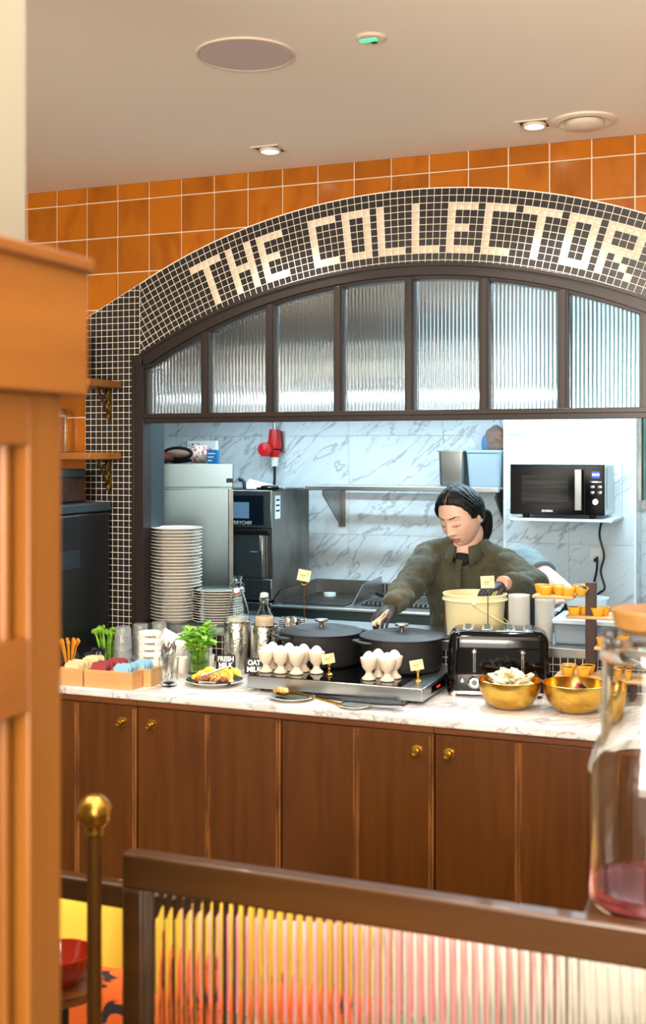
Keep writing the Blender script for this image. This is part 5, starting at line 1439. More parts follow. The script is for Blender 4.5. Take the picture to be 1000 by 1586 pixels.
# microwave on its bracket shelf
my = 1.83; m0 = at_y(790, 719, my); m1 = at_y(936, 719, my); mb_ = at_y(790, 796, my).z; mh = m0.z-mb_; mw = m1.x-m0.x
t = thing('wall_bracket_shelf', 'white steel bracket shelf under the microwave', 'shelf', (m0.x, my, mb_-.02))
b = MB(); b.box(-.005, mw+.04, -.01, SY-my-.006, -.014, 0); b.build('plate', 'label_white', t, bevel=.002)
for x in (.0, mw+.03):
    b = MB(); T_ = Matrix(((0, 1, 0, x), (1, 0, 0, 0), (0, 0, 1, 0), (0, 0, 0, 1))); b.prism([(-.01, -.02), (SY-my-.006, -.02), (SY-my-.006, mh+.05), (SY-my-.03, mh+.05), (SY-my-.05, .0), (-.01, .0)], -.0015, .0015, T=T_); b.build('side_arm', 'label_white', t)
t = thing('microwave_oven', 'black and silver microwave oven mounted on the marble wall', 'microwave', (m0.x, my, mb_))
b = MB(); b.box(.002, mw-.002, .02, .36, 0, mh); b.build('housing', 'label_white', t, bevel=.006)
b = MB(); b.box(0, mw, -.004, .02, 0, mh); b.build('door_fascia', 'micro_black', t, bevel=.004)
wx0, wx1 = mw*.125, mw*.62
b = MB(); b.box(wx0, wx1, -.006, -.003, mh*.20, mh*.78); b.build('window', 'oven_window', t)
b = MB(); b.box(mw*.70, mw*.775, -.040, -.030, mh*.10, mh*.90); b.box(mw*.705, mw*.77, -.032, -.003, mh*.10, mh*.14); b.box(mw*.705, mw*.77, -.032, -.003, mh*.86, mh*.90); b.build('handle', 'steel', t, bevel=.003)
b = MB(); b.box(mw*.795, mw*.798, -.006, -.003, 0, mh); b.build('door_gap', 'black_matt', t)
b = MB(); b.box(mw*.87, mw*.95, -.0065, -.003, mh*.74, mh*.86); b.build('display', 'screen_blue', t)
text_part('88:88', .016, 'display_digits', 'screen_digits', t, (mw*.91, -.0072, mh*.80), (pi/2, 0, 0))
b = MB(); b.box(mw*.85, mw*.97, -.0065, -.003, mh*.655, mh*.663); b.build('panel_line', 'chrome', t)
text_part('SEVERIN', .0155, 'maker_name', 'chalk', t, (mw*.40, -.0058, mh*.075), (pi/2, 0, 0), bold=.0004)
for i in range(2):
    for k in range(2):
        b = MB(); T_ = mtx((mw*(.875+.075*i), -.004, mh*(.56-.11*k)), (pi/2, 0, 0)); b.lathe([(.009, 0), (.009, .004), (0, .005)], n=16, T=T_, ); b.build('button', 'chrome', t)
b = MB(); T_ = mtx((mw*.91, -.004, mh*.27), (pi/2, 0, 0)); b.lathe([(.018, 0), (.017, .014), (.014, .016), (0, .016)], n=28, T=T_); b.build('dial', 'chrome', t)
for x in (.07, mw-.07):
    b = MB(); b.lathe([(0, -.02), (.016, -.02), (.02, 0)], (x, .06, 0), 16); b.build('foot', 'black_plastic', t)
b = MB(); b.box(mw-.0018, mw-.0005, .08, .085, .03, mh-.02); b.build('side_seam', 'black_plastic', t)
# trivets/brackets on top: small items
for u in (816, 947):
    q = at_y(u, 716, my+.2 if u == 816 else SY-.03)
b = MB(); b.box(0, .32, 0, .16, 0, .008); b.build('tray', 'label_white'); o = bpy.data.objects['tray']; o.location = (m0.x+.10, my+.05, m0.z+.001); tag(o, 'thin white tray lying on top of the microwave', 'tray')
# socket + cables
sk = at_y(924, 858, SY)
t = thing('wall_socket', 'square white wall socket with a plug, below the microwave', 'socket', (sk.x, SY-.006, sk.z))
b = MB(); b.box(-.034, .034, -.012, 0, -.038, .038); b.build('plate', 'label_white', t, bevel=.003)
b = MB(); b.box(-.022, .022, -.014, -.011, -.020, .026); b.build('switch', 'white_plastic', t, bevel=.002)
b = MB(); b.box(-.012, .012, -.036, -.012, -.040, -.022); b.build('plug', 'black_plastic', t, bevel=.003)
def cable(pts, lab):
    pl = [at_y(u, v, y) for u, v, y in pts]; out = []
    for i in range(len(pl)-1):
        a = pl[max(0, i-1)]; p = pl[i]; q = pl[i+1]; d = pl[min(len(pl)-1, i+2)]
        for k in range(6):
            s_ = k/6; out.append(.5*((2*p)+(q-a)*s_+(2*a-5*p+4*q-d)*s_*s_+(-a+3*p-3*q+d)*s_**3))
    out.append(pl[-1]); b = MB(); b.tube(out, .006, 8); tag(b.build('power_cable', 'black_plastic'), lab, 'cable')
cable([(931, 808, 2.20), (928, 830, 2.22), (935, 860, 2.22), (930, 885, 2.22), (936, 910, 2.22), (928, 918, 2.22), (918, 926, 2.2)], 'black power cable hanging from the microwave past the socket')
cable([(924, 862, 2.22), (924, 880, 2.22), (920, 900, 2.22), (914, 925, 2.22)], 'black power cable hanging straight from the wall socket')
# right: steel door frame on the further wall
a = at_y(984, 700, 2.42); c = at_y(994, 700, 2.42); zd = at_y(988, 775, 2.42).z
b = MB(); b.box(a.x, c.x, 2.38, 2.49, zd, 2.79); tag(b.build('steel_post', 'steel_dk'), 'vertical brushed steel post right of the microwave wall', 'post')
b = MB(); b.box(c.x+.005, c.x+.5, 2.44, 2.455, zd-.0, 2.78); tag(b.build('glass_door', M('green_edge_glass', (150, 190, 180), .08, trans=.6, ior=1.3)), 'greenish glass panel at the far right beyond the microwave', 'glass panel')
# back work counter at right behind the second person
q = at_z(900, 932, .92)
t = thing('back_counter', 'stainless back counter below the microwave wall', 'counter', (-1.45, 1.75, 0))
b = MB(); b.box(.62, 2.6, 0, .485, .87, .91); b.build('top', 'steel', t, bevel=.003)
b = MB(); b.box(.64, 2.58, .03, .485, 0, .87); b.build('cabinet', 'steel_v', t)

# ================================================================== PEOPLE
def shift(b, W):
    for v in b.v: v -= W
    return b
def limb(b, pts, rads, n=20, up=(0, 0, 1)): b.tube(pts, rads, n, up=up)
def smooth_path(P, R, k=5):
    out = []; ro = []; n = len(P); P = [Vector(p) for p in P]; R = [r if hasattr(r, '__len__') else (r, r) for r in R]
    for i in range(n-1):
        a = P[max(0, i-1)]; p = P[i]; q = P[i+1]; d = P[min(n-1, i+2)]
        for j in range(k):
            s_ = j/k; out.append(.5*((2*p)+(q-a)*s_+(2*a-5*p+4*q-d)*s_*s_+(-a+3*p-3*q+d)*s_**3))
            e = s_*s_*(3-2*s_); ro.append((R[i][0]*(1-e)+R[i+1][0]*e, R[i][1]*(1-e)+R[i+1][1]*e))
    out.append(P[-1]); ro.append(R[-1]); return out, ro

G = lambda t_, s_: math.exp(-(t_/s_)**2)
def head_pt(lon, lat):
    """lon 0 = face front (-y), positive towards +x; lat -pi/2..pi/2"""
    x = cos(lat)*sin(lon); y = -cos(lat)*cos(lon); z = sin(lat)
    X = .0745*x; Y = .096*y; Z = .1150*z
    if z < 0:
        k = (-z)
        X *= 1-.30*k**1.8
        if y < 0: Y *= 1-.10*k
        else: Y *= 1-.42*k**1.1
    else: X *= 1+.05*sin(z*pi)
    if y < 0:
        Y = Y*(1-.10*G(z-.1, .6)) if True else Y
        f = max(0, min(1, -y*2.2))
        ax = abs(X)
        d = 0
        s_ = 0
        if Z < .024: s_ = max(0, (.024-Z)/.056)
        if Z < -.032: s_ = max(0, 1-((-.032-Z)/.010))*1.0
        s_ = min(1, s_)
        d += .0215*(s_**1.2)*G(X, .0105)
        d += .0065*G(ax-.0135, .0065)*G(Z+.032, .007)
        d -= .0085*G(ax-.030, .017)*G(Z-.010, .014)
        d -= .003*G(X, .012)*G(Z-.022, .008)
        d += .0052*G(ax-.031, .0125)*G(Z-.004, .0085)
        d += .0040*G(ax-.027, .024)*G(Z-.030, .009)
        d += .0060*G(X, .020)*G(Z+.0555, .0052)
        d += .0072*G(X, .017)*G(Z+.0670, .0058)
        d -= .0022*G(X, .022)*G(Z+.0612, .0016)
        d -= .0025*G(X, .016)*G(Z+.080, .006)
        d += .0070*G(X, .020)*G(Z+.0960, .013)
        d += .0030*G(ax-.040, .018)*G(Z+.022, .020)
        Y -= d*f
    return Vector((X, Y, Z))
def make_head(parent, W, T, hair=True):
    NL, NT = 220, 150
    vs = []; fs = []
    for i in range(NT+1):
        lat = -pi/2+pi*i/NT
        for k in range(NL):
            lon = -pi+2*pi*k/NL; vs.append(head_pt(lon, lat))
    for i in range(NT):
        for k in range(NL): k2 = (k+1) % NL; fs.append((i*NL+k, i*NL+k2, (i+1)*NL+k2, (i+1)*NL+k))
    raw = vs
    b = MB(); b.add(vs, fs)
    for j, f in enumerate(fs):
        c = sum((vs[q] for q in f), Vector())/4; ax = abs(c.x); m = 0
        if c.y < -.03:
            # lips
            up = -.0510-.0016*G(c.x, .004)*-1-(ax/.025)**2*.0095; lo = -.0735+(ax/.025)**2*.0115
            if ax < .0245 and lo < c.z < up+.0: m = 1
            if ax < .022 and abs(c.z+.0614+.0006*cos(c.x*300)) < .0009: m = 3  # lip seam: crease shade painted as dark faces
            bz = .0275+.0050*math.sin(min(1, max(0, (ax-.012)/.034))*pi*.75)
            if .0115 < ax < .050 and abs(c.z-bz) < .0024*(1.1-max(0, (ax-.030)/.028)): m = 2
            ez = -.0012-.0036*(1-((ax-.031)/.0155)**2)
            if abs(ax-.031) < .0155 and abs(c.z-ez) < .00125: m = 3
            elif abs(ax-.031) < .0160 and ez < c.z < ez+.0115*(1-((ax-.031)/.0170)**2): m = 4
            if abs(ax-.0085) < .0032 and abs(c.z+.0405) < .0018: m = 3  # nostrils: shade of the openings painted dark
        if ax < .0030 and c.z > .078 and c.y < .05: m = 5
        b.m[j] = m
    # ears
    for s_ in (-1, 1):
        e = []; nn = 20
        E_ = mtx((s_*.0735, .012, -.004), (.18, 0, s_*-.35))
        b.ball((0, 0, 0), (.008, .019, .031), 16, 12, 0, T=mtx((s_*.0745, .014, -.003), (.15, 0, s_*.45)))
        b.tube([T2_ for T2_ in [Vector((s_*(.079+.003*sin(a)), .014+.0185*cos(a), -.002+.029*sin(a))) for a in [(-.45+i*.16)*pi for i in range(10)]]], .0035, 8)
    # neck
    nk = [Vector((0, .018, -.045)), Vector((0, .030, -.085))]
    b2 = MB()
    for v in b.v: b2.v.append(T @ v)
    b2.f = b.f; b2.m = b.m
    nb = Vector(NECKB)
    pts, rs = smooth_path([T @ nk[0], T @ nk[1], (T @ nk[1]+nb)/2, nb, nb+Vector((0, .02, -.06))], [(.050, .052), (.050, .052), (.050, .050), (.056, .056), (.075, .065)], 4)
    b2.tube(pts, rs, 24)
    return b2, raw, NL, NT
def make_hair(raw, NL, NT, T):
    b = MB(); vs = []; keep = {}
    kn = [(0, .080), (.45, .075), (.8, .060), (1.0, .036), (1.15, .006), (1.35, -.002), (1.6, -.004), (1.9, -.035), (2.4, -.065), (3.2, -.072)]
    def hl(phi):
        for i in range(len(kn)-1):
            if phi <= kn[i+1][0]:
                a, c = kn[i], kn[i+1]; s_ = (phi-a[0])/(c[0]-a[0]); return a[1]+(c[1]-a[1])*s_
        return kn[-1][1]
    for i in range(NT+1):
        for k in range(NL):
            p = raw[i*NL+k]; phi = math.atan2(abs(p.x), -p.y); h = p.z-hl(phi)
            nrm = Vector((p.x/.0745**2, p.y/.096**2, p.z/.115**2)).normalized()
            e = max(0, min(1, h/.022)); th = .0015+.0125*(e**.6)
            th += .004*G(p.z-.03, .03)*min(1, abs(p.x)/.05)
            fr = max(0, min(1, (.055-p.y)/.03))
            th *= 1-.80*G(p.x, .0055)*fr*(1 if p.z > .05 else 0)
            ang = math.atan2(p.y-.02, p.z+.02)
            th += (.0007*sin(ang*38+p.x*50+3*noise.noise(p*30))+.0016*noise.noise(Vector((p.y*60, p.z*60, p.x*14)))+.0008*noise.noise(Vector((p.y*220, p.z*220, p.x*20))))*e
            vs.append(T @ (p+nrm*th)); keep[i*NL+k] = h > 0 and not (abs(p.x) < .0014 and p.y < .035 and p.z > .05)
    fs = []
    for i in range(NT):
        for k in range(NL):
            k2 = (k+1) % NL; f = (i*NL+k, i*NL+k2, (i+1)*NL+k2, (i+1)*NL+k)
            if all(keep[q] for q in f): fs.append(f)
    used = sorted({q for f in fs for q in f}); mp = {q: i for i, q in enumerate(used)}
    b.v = [vs[q] for q in used]; b.f = [[mp[q] for q in f] for f in fs]; b.m = [0]*len(fs); return b
def hand_mesh(T, curl=(.5, .6, .5), spread=.0, thumb=.6, s=1.0, side=1, ftaper=1.0):
    """wrist at origin, fingers along +x, palm faces -z, thumb on side*y"""
    b = MB()
    b.tube([(-.03, 0, 0), (0, 0, 0), (.03, 0, .001), (.065, 0, .001), (.085, 0, -.002)], [(.026, .020), (.025, .018), (.034, .0165), (.039, .0150), (.036, .011)], 18, up=(0, 1, 0))
    ys = [-.0285, -.0100, .0090, .0275]; Ls = [.060, .075, .080, .072]; rr = [.0080, .0090, .0092, .0090]
    for i in range(4):
        y = ys[i]*side; L = Ls[i]; a = 0; p = Vector((.070, y, -.0)); pts = [p.copy()]; rs = [rr[i]*1.05]
        dirv = spread*(ys[i]/.03)
        segs = [(.018, 0), (L*.44, curl[0]), (L*.32, curl[1]), (L*.27, curl[2])]
        for sg, da in segs:
            a += da+(.05*i if da else 0); d = Vector((cos(a), side*sin(dirv)*cos(a), -sin(a))); p = p+d*sg; pts.append(p.copy()); rs.append(rr[i]*(1-.06*len(pts)))
        pp, rp = smooth_path(pts, rs, 3); b.tube(pp, rp, 12); b.ball(pts[-1], rs[-1]*1.0, 10, 8)
    a = thumb; p = Vector((.012, .020*side, -.004)); pts = [p.copy()]
    for sg, az, dn in ((.034, a, .25), (.030, a*.7, .45), (.026, a*.35, .55)):
        p = p+Vector((cos(az)*cos(dn), side*sin(az)*cos(dn), -sin(dn)))*sg; pts.append(p.copy())
    pp, rp = smooth_path(pts, [.013, .012, .0100, .0088], 3); b.tube(pp, rp, 12); b.ball(pts[-1], .0088, 10, 8)
    for v in b.v: v *= s
    b.v = [T @ v for v in b.v]; return b
def frame_T(o, xdir, updir):
    x = Vector(xdir).normalized(); z = Vector(updir); z = (z-x*z.dot(x)).normalized(); y = z.cross(x)
    M_ = Matrix(((x.x, y.x, z.x, o[0]), (x.y, y.y, z.y, o[1]), (x.z, y.z, z.z, o[2]), (0, 0, 0, 1))); return M_

# ---- the woman
W = Vector((-1.27, .55, 0))
wm = thing('person', 'woman with black tied-back hair in an olive shirt, looking down at the pots', 'person', W)
HC = at_y(713, 800, .40); HT = mtx(HC, (0, 0, 0)) @ Euler((math.radians(24), math.radians(-5), math.radians(-22)), 'XYZ').to_matrix().to_4x4()
HT = Matrix.Translation(HC) @ Matrix.Rotation(math.radians(-20), 4, 'Z') @ Matrix.Rotation(math.radians(24), 4, 'X') @ Matrix.Rotation(math.radians(-3), 4, 'Y') @ Matrix.Scale(1.06, 4)
NECKB = (at_y(721, 850, .46).x, .462, at_y(721, 848, .46).z)
NB = Vector(NECKB)
hb, raw, NL, NT = make_head(wm, W, HT)
# lower arms, legs as part of the body (mostly hidden)
shR = at_y(664, 862, .47); shL = at_y(779, 872, .50); elR = at_y(634, 905, .24); wrR = at_y(607, 938, .045); elL = at_y(826, 908, .40); wrL = at_y(783, 903, .20)
hb.tube(*smooth_path([elL, (elL+wrL)/2, wrL, wrL+(wrL-elL).normalized()*.03], [.042, .036, .027, .026], 4), 20)
hb.tube(*smooth_path([elR, (elR+wrR)/2, wrR], [.040, .034, .026], 4), 20)
HIP = Vector((NB.x+.01, .60, .92))
hb.tube(*smooth_path([NB-Vector((0, -.03, .08)), Vector((NB.x, .53, 1.15)), HIP], [(.06, .05), (.12, .08), (.14, .10)], 4), 20, up=(1, 0, 0))
for s_ in (-1, 1):
    hb.tube(*smooth_path([HIP+Vector((s_*.085, 0, 0)), Vector((NB.x+s_*.09, .58, .50)), Vector((NB.x+s_*.095, .60, .10))], [.080, .058, .042], 4), 16)
shift(hb, W).build('body', ['skin', 'lip', 'brow', 'lash_and_shade', 'lid', 'scalp'], wm, sharp=70)
h = make_hair(raw, NL, NT, HT); 
bk = HT @ Vector((.0, .105, -.035)); 
ho = shift(h, W).build('hair', 'hair', wm, sharp=80, solid=.003)
pt = MB(); e1 = HT @ Vector((.030, .112, -.045)); e0 = HT @ Vector((.01, .085, -.03))
pe = at_y(749, 838, e1.y+.02); pm = at_y(753, 818, e1.y+.02)
pt.tube(*smooth_path([e0, e1, pm, pe+Vector((.0, 0, .0)), pe+Vector((-.004, 0, -.02))], [.022, .026, .026, .017, .004], 5), 20)
for v in pt.v: v += Vector((0, 0, 0))
shift(pt, W).build('ponytail', 'hair', wm, sub=1)
# shirt
s = MB()
cX = NB.x
tors = [(.78, .17, .125, .62, 0), (.92, .178, .128, .60, 0), (1.04, .172, .122, .565, 0), (1.16, .182, .120, .530, 0), (1.26, .188, .112, .505, 0), (NB.z-.058, .170, .090, .490, 0), (NB.z-.030, .120, .072, .482, 0), (NB.z-.008, .072, .064, .478, 0)]
P_, R__ = smooth_path([(cX-.003, t_[3], t_[0]) for t_ in tors], [(t_[1], t_[2]) for t_ in tors], 4)
s.tube(P_, R__, 36, up=(1, 0, 0))
def sleeve(a, e, w, r0, r1, r2, r3):
    mid1 = a.lerp(e, .5)+Vector((0, 0, -.004)); mid2 = e.lerp(w, .5)+Vector((0, 0, -.006))
    p, r = smooth_path([a+Vector((0, .01, .0)), mid1, e, mid2, w], [r0, (r0+r1)/2*1.02, r1, r2, r3], 7)
    random.seed(int(r0*1e4))
    r = [(q[0]*(1+.02*sin(i*2.1)), q[1]*(1+.02*sin(i*2.1+.8))) for i, q in enumerate(r)]
    s.tube(p, r, 22)
sleeve(shR, elR, wrR.lerp(elR, -.04), .067, .060, .054, .043)
sleeve(shL, elL, wrL.lerp(elL, .01), .068, .062, .054, .042)
s.ball(shR, (.066, .066, .062), 20, 12); s.ball(shL, (.066, .066, .062), 20, 12); s.ball(elR, .055, 16, 10); s.ball(elL, .058, 16, 10)
# trapezius slope
for a in (shR, shL): s.tube([NB+Vector((0, .01, -.03)), NB.lerp(a, .5)+Vector((0, 0, .018)), a+Vector((0, 0, .012))], [.050, .048, .050], 18)
so = shift(s, W).build('shirt', 'shirt', wm, remesh=.0062, smooth_it=7, sharp=180)
tx = bpy.data.textures.new('fold_noise', 'CLOUDS'); tx.noise_scale = .065; tx.noise_depth = 2
dm = so.modifiers.new('folds', 'DISPLACE'); dm.texture = tx; dm.strength = .028; dm.mid_level = .5; dm.texture_coords = 'LOCAL'
# collar + placket
c = MB()
n_ = 28; vs = []; fs = []
for i in range(n_+1):
    a = (-pi/2+.42)+(2*pi-.84)*i/n_ ; # opening at the front (-y)
    fr_ = abs(i/n_-.5)*2
    ca, sa = cos(a), sin(a)
    r1 = (.062, .060); hgt = .030
    base_ = NB+Vector((ca*r1[0]*1.12, sa*r1[1]*1.15, -.012-.028*fr_**3+.012*(sa > 0)))
    top_ = NB+Vector((ca*r1[0]*1.0, sa*r1[1]*1.0, .022-.018*fr_**3))
    drop = .030+.036*fr_**4
    out_ = NB+Vector((ca*(r1[0]*1.30+.012*fr_**2), sa*(r1[1]*1.35+.022*fr_**2), .020-drop-.026*fr_**3))
    vs += [base_, top_, top_+Vector((ca*.004, sa*.004, .002)), out_]
for i in range(n_):
    for k in range(3): a = i*4+k; fs.append((a, a+4, a+5, a+1))
c.add(vs, fs); shift(c, W).build('collar', 'shirt', wm, solid=.003, sharp=60)
c = MB(); 
vx = Vector((NB.x-.008, 0, 0))
fr0 = NB+Vector((-.010, -.062, -.040)); fr1 = Vector((NB.x-.012, .505-.121, 1.20)); fr2 = Vector((NB.x-.008, .545-.131, 1.08))
c.tube(*smooth_path([fr0, fr0.lerp(fr1, .4)+Vector((0, -.020, 0)), fr1+Vector((0, -.008, 0)), fr2], [(.014, .003)]*4, 6), 10, up=(1, 0, 0)); shift(c, W).build('placket', 'shirt', wm)
for k in range(3):
    q = fr0.lerp(fr1, .35+.32*k)+Vector((0, -.030+.006*k, 0)); c = MB(); c.ball(q, (.005, .003, .005), 10, 6); shift(c, W).build('button', 'ink', wm)
c = MB(); c.ball(NB+Vector((-.004, -.030, -.046)), (.044, .040, .036), 24, 14); shift(c, W).build('undershirt', 'undershirt', wm)
# gloves
dR = Vector((wrR-elR)).normalized()
k1 = at_y(590, 952, -.03)
TR = frame_T(wrR, (k1-wrR)*1.0+Vector((0, 0, -.02)), (.15, -.35, 1))
g1 = hand_mesh(TR, (.55, .65, .5), .05, .7, .90, side=-1); shift(g1, W).build('right_glove', 'glove', wm, remesh=.0026, smooth_it=3, sharp=180)
k2 = at_y(752, 917, .13)
TL = frame_T(wrL+Vector((-.004, 0, 0)), (k2-wrL)+Vector((0, 0, .006)), (-.1, -.25, 1))
g2_ = hand_mesh(TL, (.45, .55, .45), .08, .4, .88, side=1); shift(g2_, W).build('left_glove', 'glove', wm, remesh=.0026, smooth_it=3, sharp=180)
c = MB()
for s_ in (-1, 1): c.tube(*smooth_path([HIP+Vector((s_*.085, 0, .0)), Vector((NB.x+s_*.09, .58, .50)), Vector((NB.x+s_*.095, .60, .06))], [.098, .078, .066], 4), 18)
c.ball(HIP, (.175, .125, .11), 20, 12)
shift(c, W).build('trousers', 'trouser', wm, remesh=.012, smooth_it=3, sharp=180)
for s_ in (-1, 1):
    c = MB(); c.ball((NB.x+s_*.095, .56, .04), (.045, .12, .042), 20, 12)
    for v in c.v: v.z = max(v.z, .001)
    shift(c, W).build('shoe', 'leather', wm)
# tongs in her hand
th0 = at_y(600, 946, -.02); th1 = at_y(578, 966, -.05)
t = thing('held_tongs', 'pale-tipped serving tongs held in the gloved hand between the pots', 'tongs', th1)
for i, off in enumerate((Vector((0, 0, 0)), Vector((.020, .0, .006)))):
    b = MB(); b.tube([th0-th1+off*.3+Vector((0, .0, .004)), (th0-th1)*.5+off, off*1.1], [(.003, .001), (.004, .0015), (.008, .002)], 8); b.ball(off*1.1, (.009, .003, .010), 12, 8); b.build('arm', M('pale_tong', (226, 200, 170), .35), t)

# ---- the second person, bent over behind her
W2 = Vector((-1.20, 1.15, 0))
p2 = thing('person', 'person in a pale grey T-shirt bent over behind the woman, one bare arm showing', 'person', W2)
S2 = at_y(812, 876, .90); E2 = at_y(874, 922, .72); H2 = at_y(869, 941, .52)
b = MB()
b.tube(*smooth_path([S2, S2.lerp(E2, .5), E2, E2.lerp(H2, .5), H2], [.062, .060, .050, .040, .028], 5), 20)
S2b = S2+Vector((-.36, .06, -.02)); E2b = Vector((S2b.x+.02, .78, 1.08)); H2b = Vector((-1.32, .80, 1.02))
b.tube(*smooth_path([S2b, E2b, H2b], [.048, .040, .027], 5), 20)
mid = S2.lerp(S2b, .5); hip2 = Vector((mid.x+.02, 1.36, .95))
b.tube(*smooth_path([mid+Vector((0, -.02, .0)), mid.lerp(hip2, .5), hip2], [(.15, .09), (.14, .09), (.15, .11)], 4), 22, up=(1, 0, 0))
hd = mid+Vector((-.02, -.13, -.03))
b.tube([mid, hd.lerp(mid, .4)], [.05, .05], 16); b.ball(hd, (.075, .085, .105), 24, 16)
for s_ in (-1, 1): b.tube(*smooth_path([hip2+Vector((s_*.09, 0, 0)), Vector((mid.x+s_*.10, 1.22, .50)), Vector((mid.x+s_*.10, 1.28, .08))], [.08, .06, .042], 4), 16)
shift(b, W2).build('body', 'skin', p2, remesh=.007, smooth_it=4, sharp=180)
b = MB()
b.tube(*smooth_path([mid+Vector((0, -.03, .0)), mid.lerp(hip2, .5)+Vector((0, 0, .01)), hip2], [(.168, .100), (.175, .115), (.175, .13)], 4), 28, up=(1, 0, 0))
b.tube(*smooth_path([S2+Vector((-.07, .03, .0)), S2, S2.lerp(E2, .42)], [.074, .082, .080], 5), 22)
b.tube(*smooth_path([S2b+Vector((.05, .03, 0)), S2b, S2b.lerp(E2b, .45)], [.062, .066, .062], 5), 22)
b.ball(S2, .080, 18, 12)
to = shift(b, W2).build('t_shirt', 'tshirt', p2, remesh=.0065, smooth_it=5, sharp=180)
dm = to.modifiers.new('folds', 'DISPLACE'); dm.texture = tx; dm.strength = .016; dm.mid_level = .4; dm.texture_coords = 'LOCAL'
b = MB(); b.ball(hd+Vector((0, .01, .03)), (.082, .092, .095), 24, 14); shift(b, W2).build('hair', 'hair', p2)
for nm, wr, el in (('glove', H2, E2), ('glove', H2b, E2b)):
    g_ = hand_mesh(frame_T(wr, (wr-el)*.6+Vector((-.10, -.05, -.04)), (0, 0, 1)), (.4, .5, .4), .1, .5, .95, side=-1); shift(g_, W2).build(nm, 'glove_black', p2, remesh=.0028, smooth_it=3, sharp=180)
c = MB()
for s_ in (-1, 1): c.tube(*smooth_path([hip2+Vector((s_*.09, 0, 0)), Vector((mid.x+s_*.10, 1.22, .50)), Vector((mid.x+s_*.10, 1.28, .06))], [.10, .08, .066], 4), 18)
c.ball(hip2, (.18, .14, .12), 20, 12); shift(c, W2).build('trousers', 'trouser', p2, remesh=.012, smooth_it=3, sharp=180)
for s_ in (-1, 1):
    c = MB(); c.ball((mid.x+s_*.10, 1.24, .04), (.045, .12, .042), 20, 12)
    for v in c.v: v.z = max(v.z, .001)
    shift(c, W2).build('shoe', 'leather', p2)
# prep table the second person works at
t = thing('prep_table', 'low steel prep counter just behind the pass shelf at the right', 'counter', (-.98, .36, 0))
b = MB(); b.box(0, 1.3, 0, .30, .93, .965); b.build('top', 'steel', t, bevel=.003)
b = MB(); b.box(.02, 1.28, .02, .28, 0, .93); b.build('cabinet', 'steel_v', t)

# ================================================================== FOREGROUND
# oak cabinet at the left edge
Xc = -.72
def y_at(u, X): r = _ray(u, 0); return X/r[0]*r[1]-CD
ye = y_at(137, Xc); yb = y_at(95, Xc-.022); yt = y_at(146, Xc+.006)
def onx(u, v, X): r = _ray(u, v); t_ = X/r[0]; return CH+r[2]*t_
zt = onx(0, 362, Xc+.006); zt2 = onx(0, 388, Xc+.006); zbm = onx(0, 602, Xc)
t = thing('oak_cabinet', 'tall honey-oak cabinet with a deep cornice, blurred at the left edge', 'cabinet', (Xc, ye, 0))
D_ = 1.0; Wd = .75
b = MB(); b.box(-Wd, .008, -D_, yt-ye, zt2, zt); b.build('top_board', 'oak_x', t, bevel=.004)
b = MB(); b.box(-Wd, 0, -D_, 0, zbm, zt2+.001); b.build('cornice', 'oak_x', t, bevel=.002)
dy = yb-ye
b = MB(); b.box(-Wd, -.045, -D_, dy-.004, .0, zbm); b.build('carcass', 'oak', t)
y45 = y_at(45, Xc-.022)-ye; z1_ = onx(40, 990, Xc-.022); z2_ = onx(40, 1105, Xc-.022); z3_ = onx(20, 690, Xc-.022)
b = MB(); b.box(-.046, -.022, y45, dy, 0, zbm); b.build('corner_stile', 'oak', t, bevel=.002)
b = MB(); b.box(-.046, -.022, -D_, y45, z2_, z1_); b.build('middle_rail', 'oak_x', t, bevel=.002)
b = MB(); b.box(-.046, -.022, -D_, y45, z3_, zbm); b.build('top_rail', 'oak_x', t, bevel=.002)
b = MB(); b.box(-.046, -.022, -D_, y45-.16, 0, z3_); b.build('stile', 'oak', t, bevel=.002)
b = MB(); b.tube([(-.04, y45-.018, z1_), (-.04, y45-.018, z3_)], .006, 8); b.tube([(-.04, y45-.018, .05), (-.04, y45-.018, z2_)], .006, 8); b.build('beading', 'oak', t)
# cream pier behind it
cp = at_y(42, 300, -2.93)
b = MB(); b.box(cp.x-.7, cp.x, -3.05, -2.93, 0, CEIL); struct(b.build('wall_pier', 'cream_wall', bevel=.004))

# reeded glass screen with wooden frame
PY = -2.557
a = at_y(196, 1316, PY); c_ = at_y(228, 1316, PY); top = a.z; xl = a.x; xi = c_.x; xr = .62; zlow = .45
zi = at_y(228, 1375, PY).z
t = thing('reeded_screen', 'low walnut-framed reeded glass screen crossing the foreground', 'screen', (0, PY, 0))
b = MB(); b.box(xl, xr, -.017, .017, zi, top); b.build('top_rail', 'rail_wood', t, bevel=.005)
b = MB(); b.box(xl, xi, -.017, .017, 0, zi+.001); b.build('post', 'rail_wood', t, bevel=.005)
b = MB(); b.box(xr-.035, xr, -.017, .017, 0, zi+.001); b.build('post', 'rail_wood', t, bevel=.005)
b = MB(); b.box(xi, xr-.035, -.017, .017, .42, .46); b.build('bottom_rail', 'rail_wood', t, bevel=.005)
ribbed_pane(xi-.002, xr-.033, .455, zi+.004, .0, .0165, .0030, .004, 'reeded_glass', 'rib_clear', t)
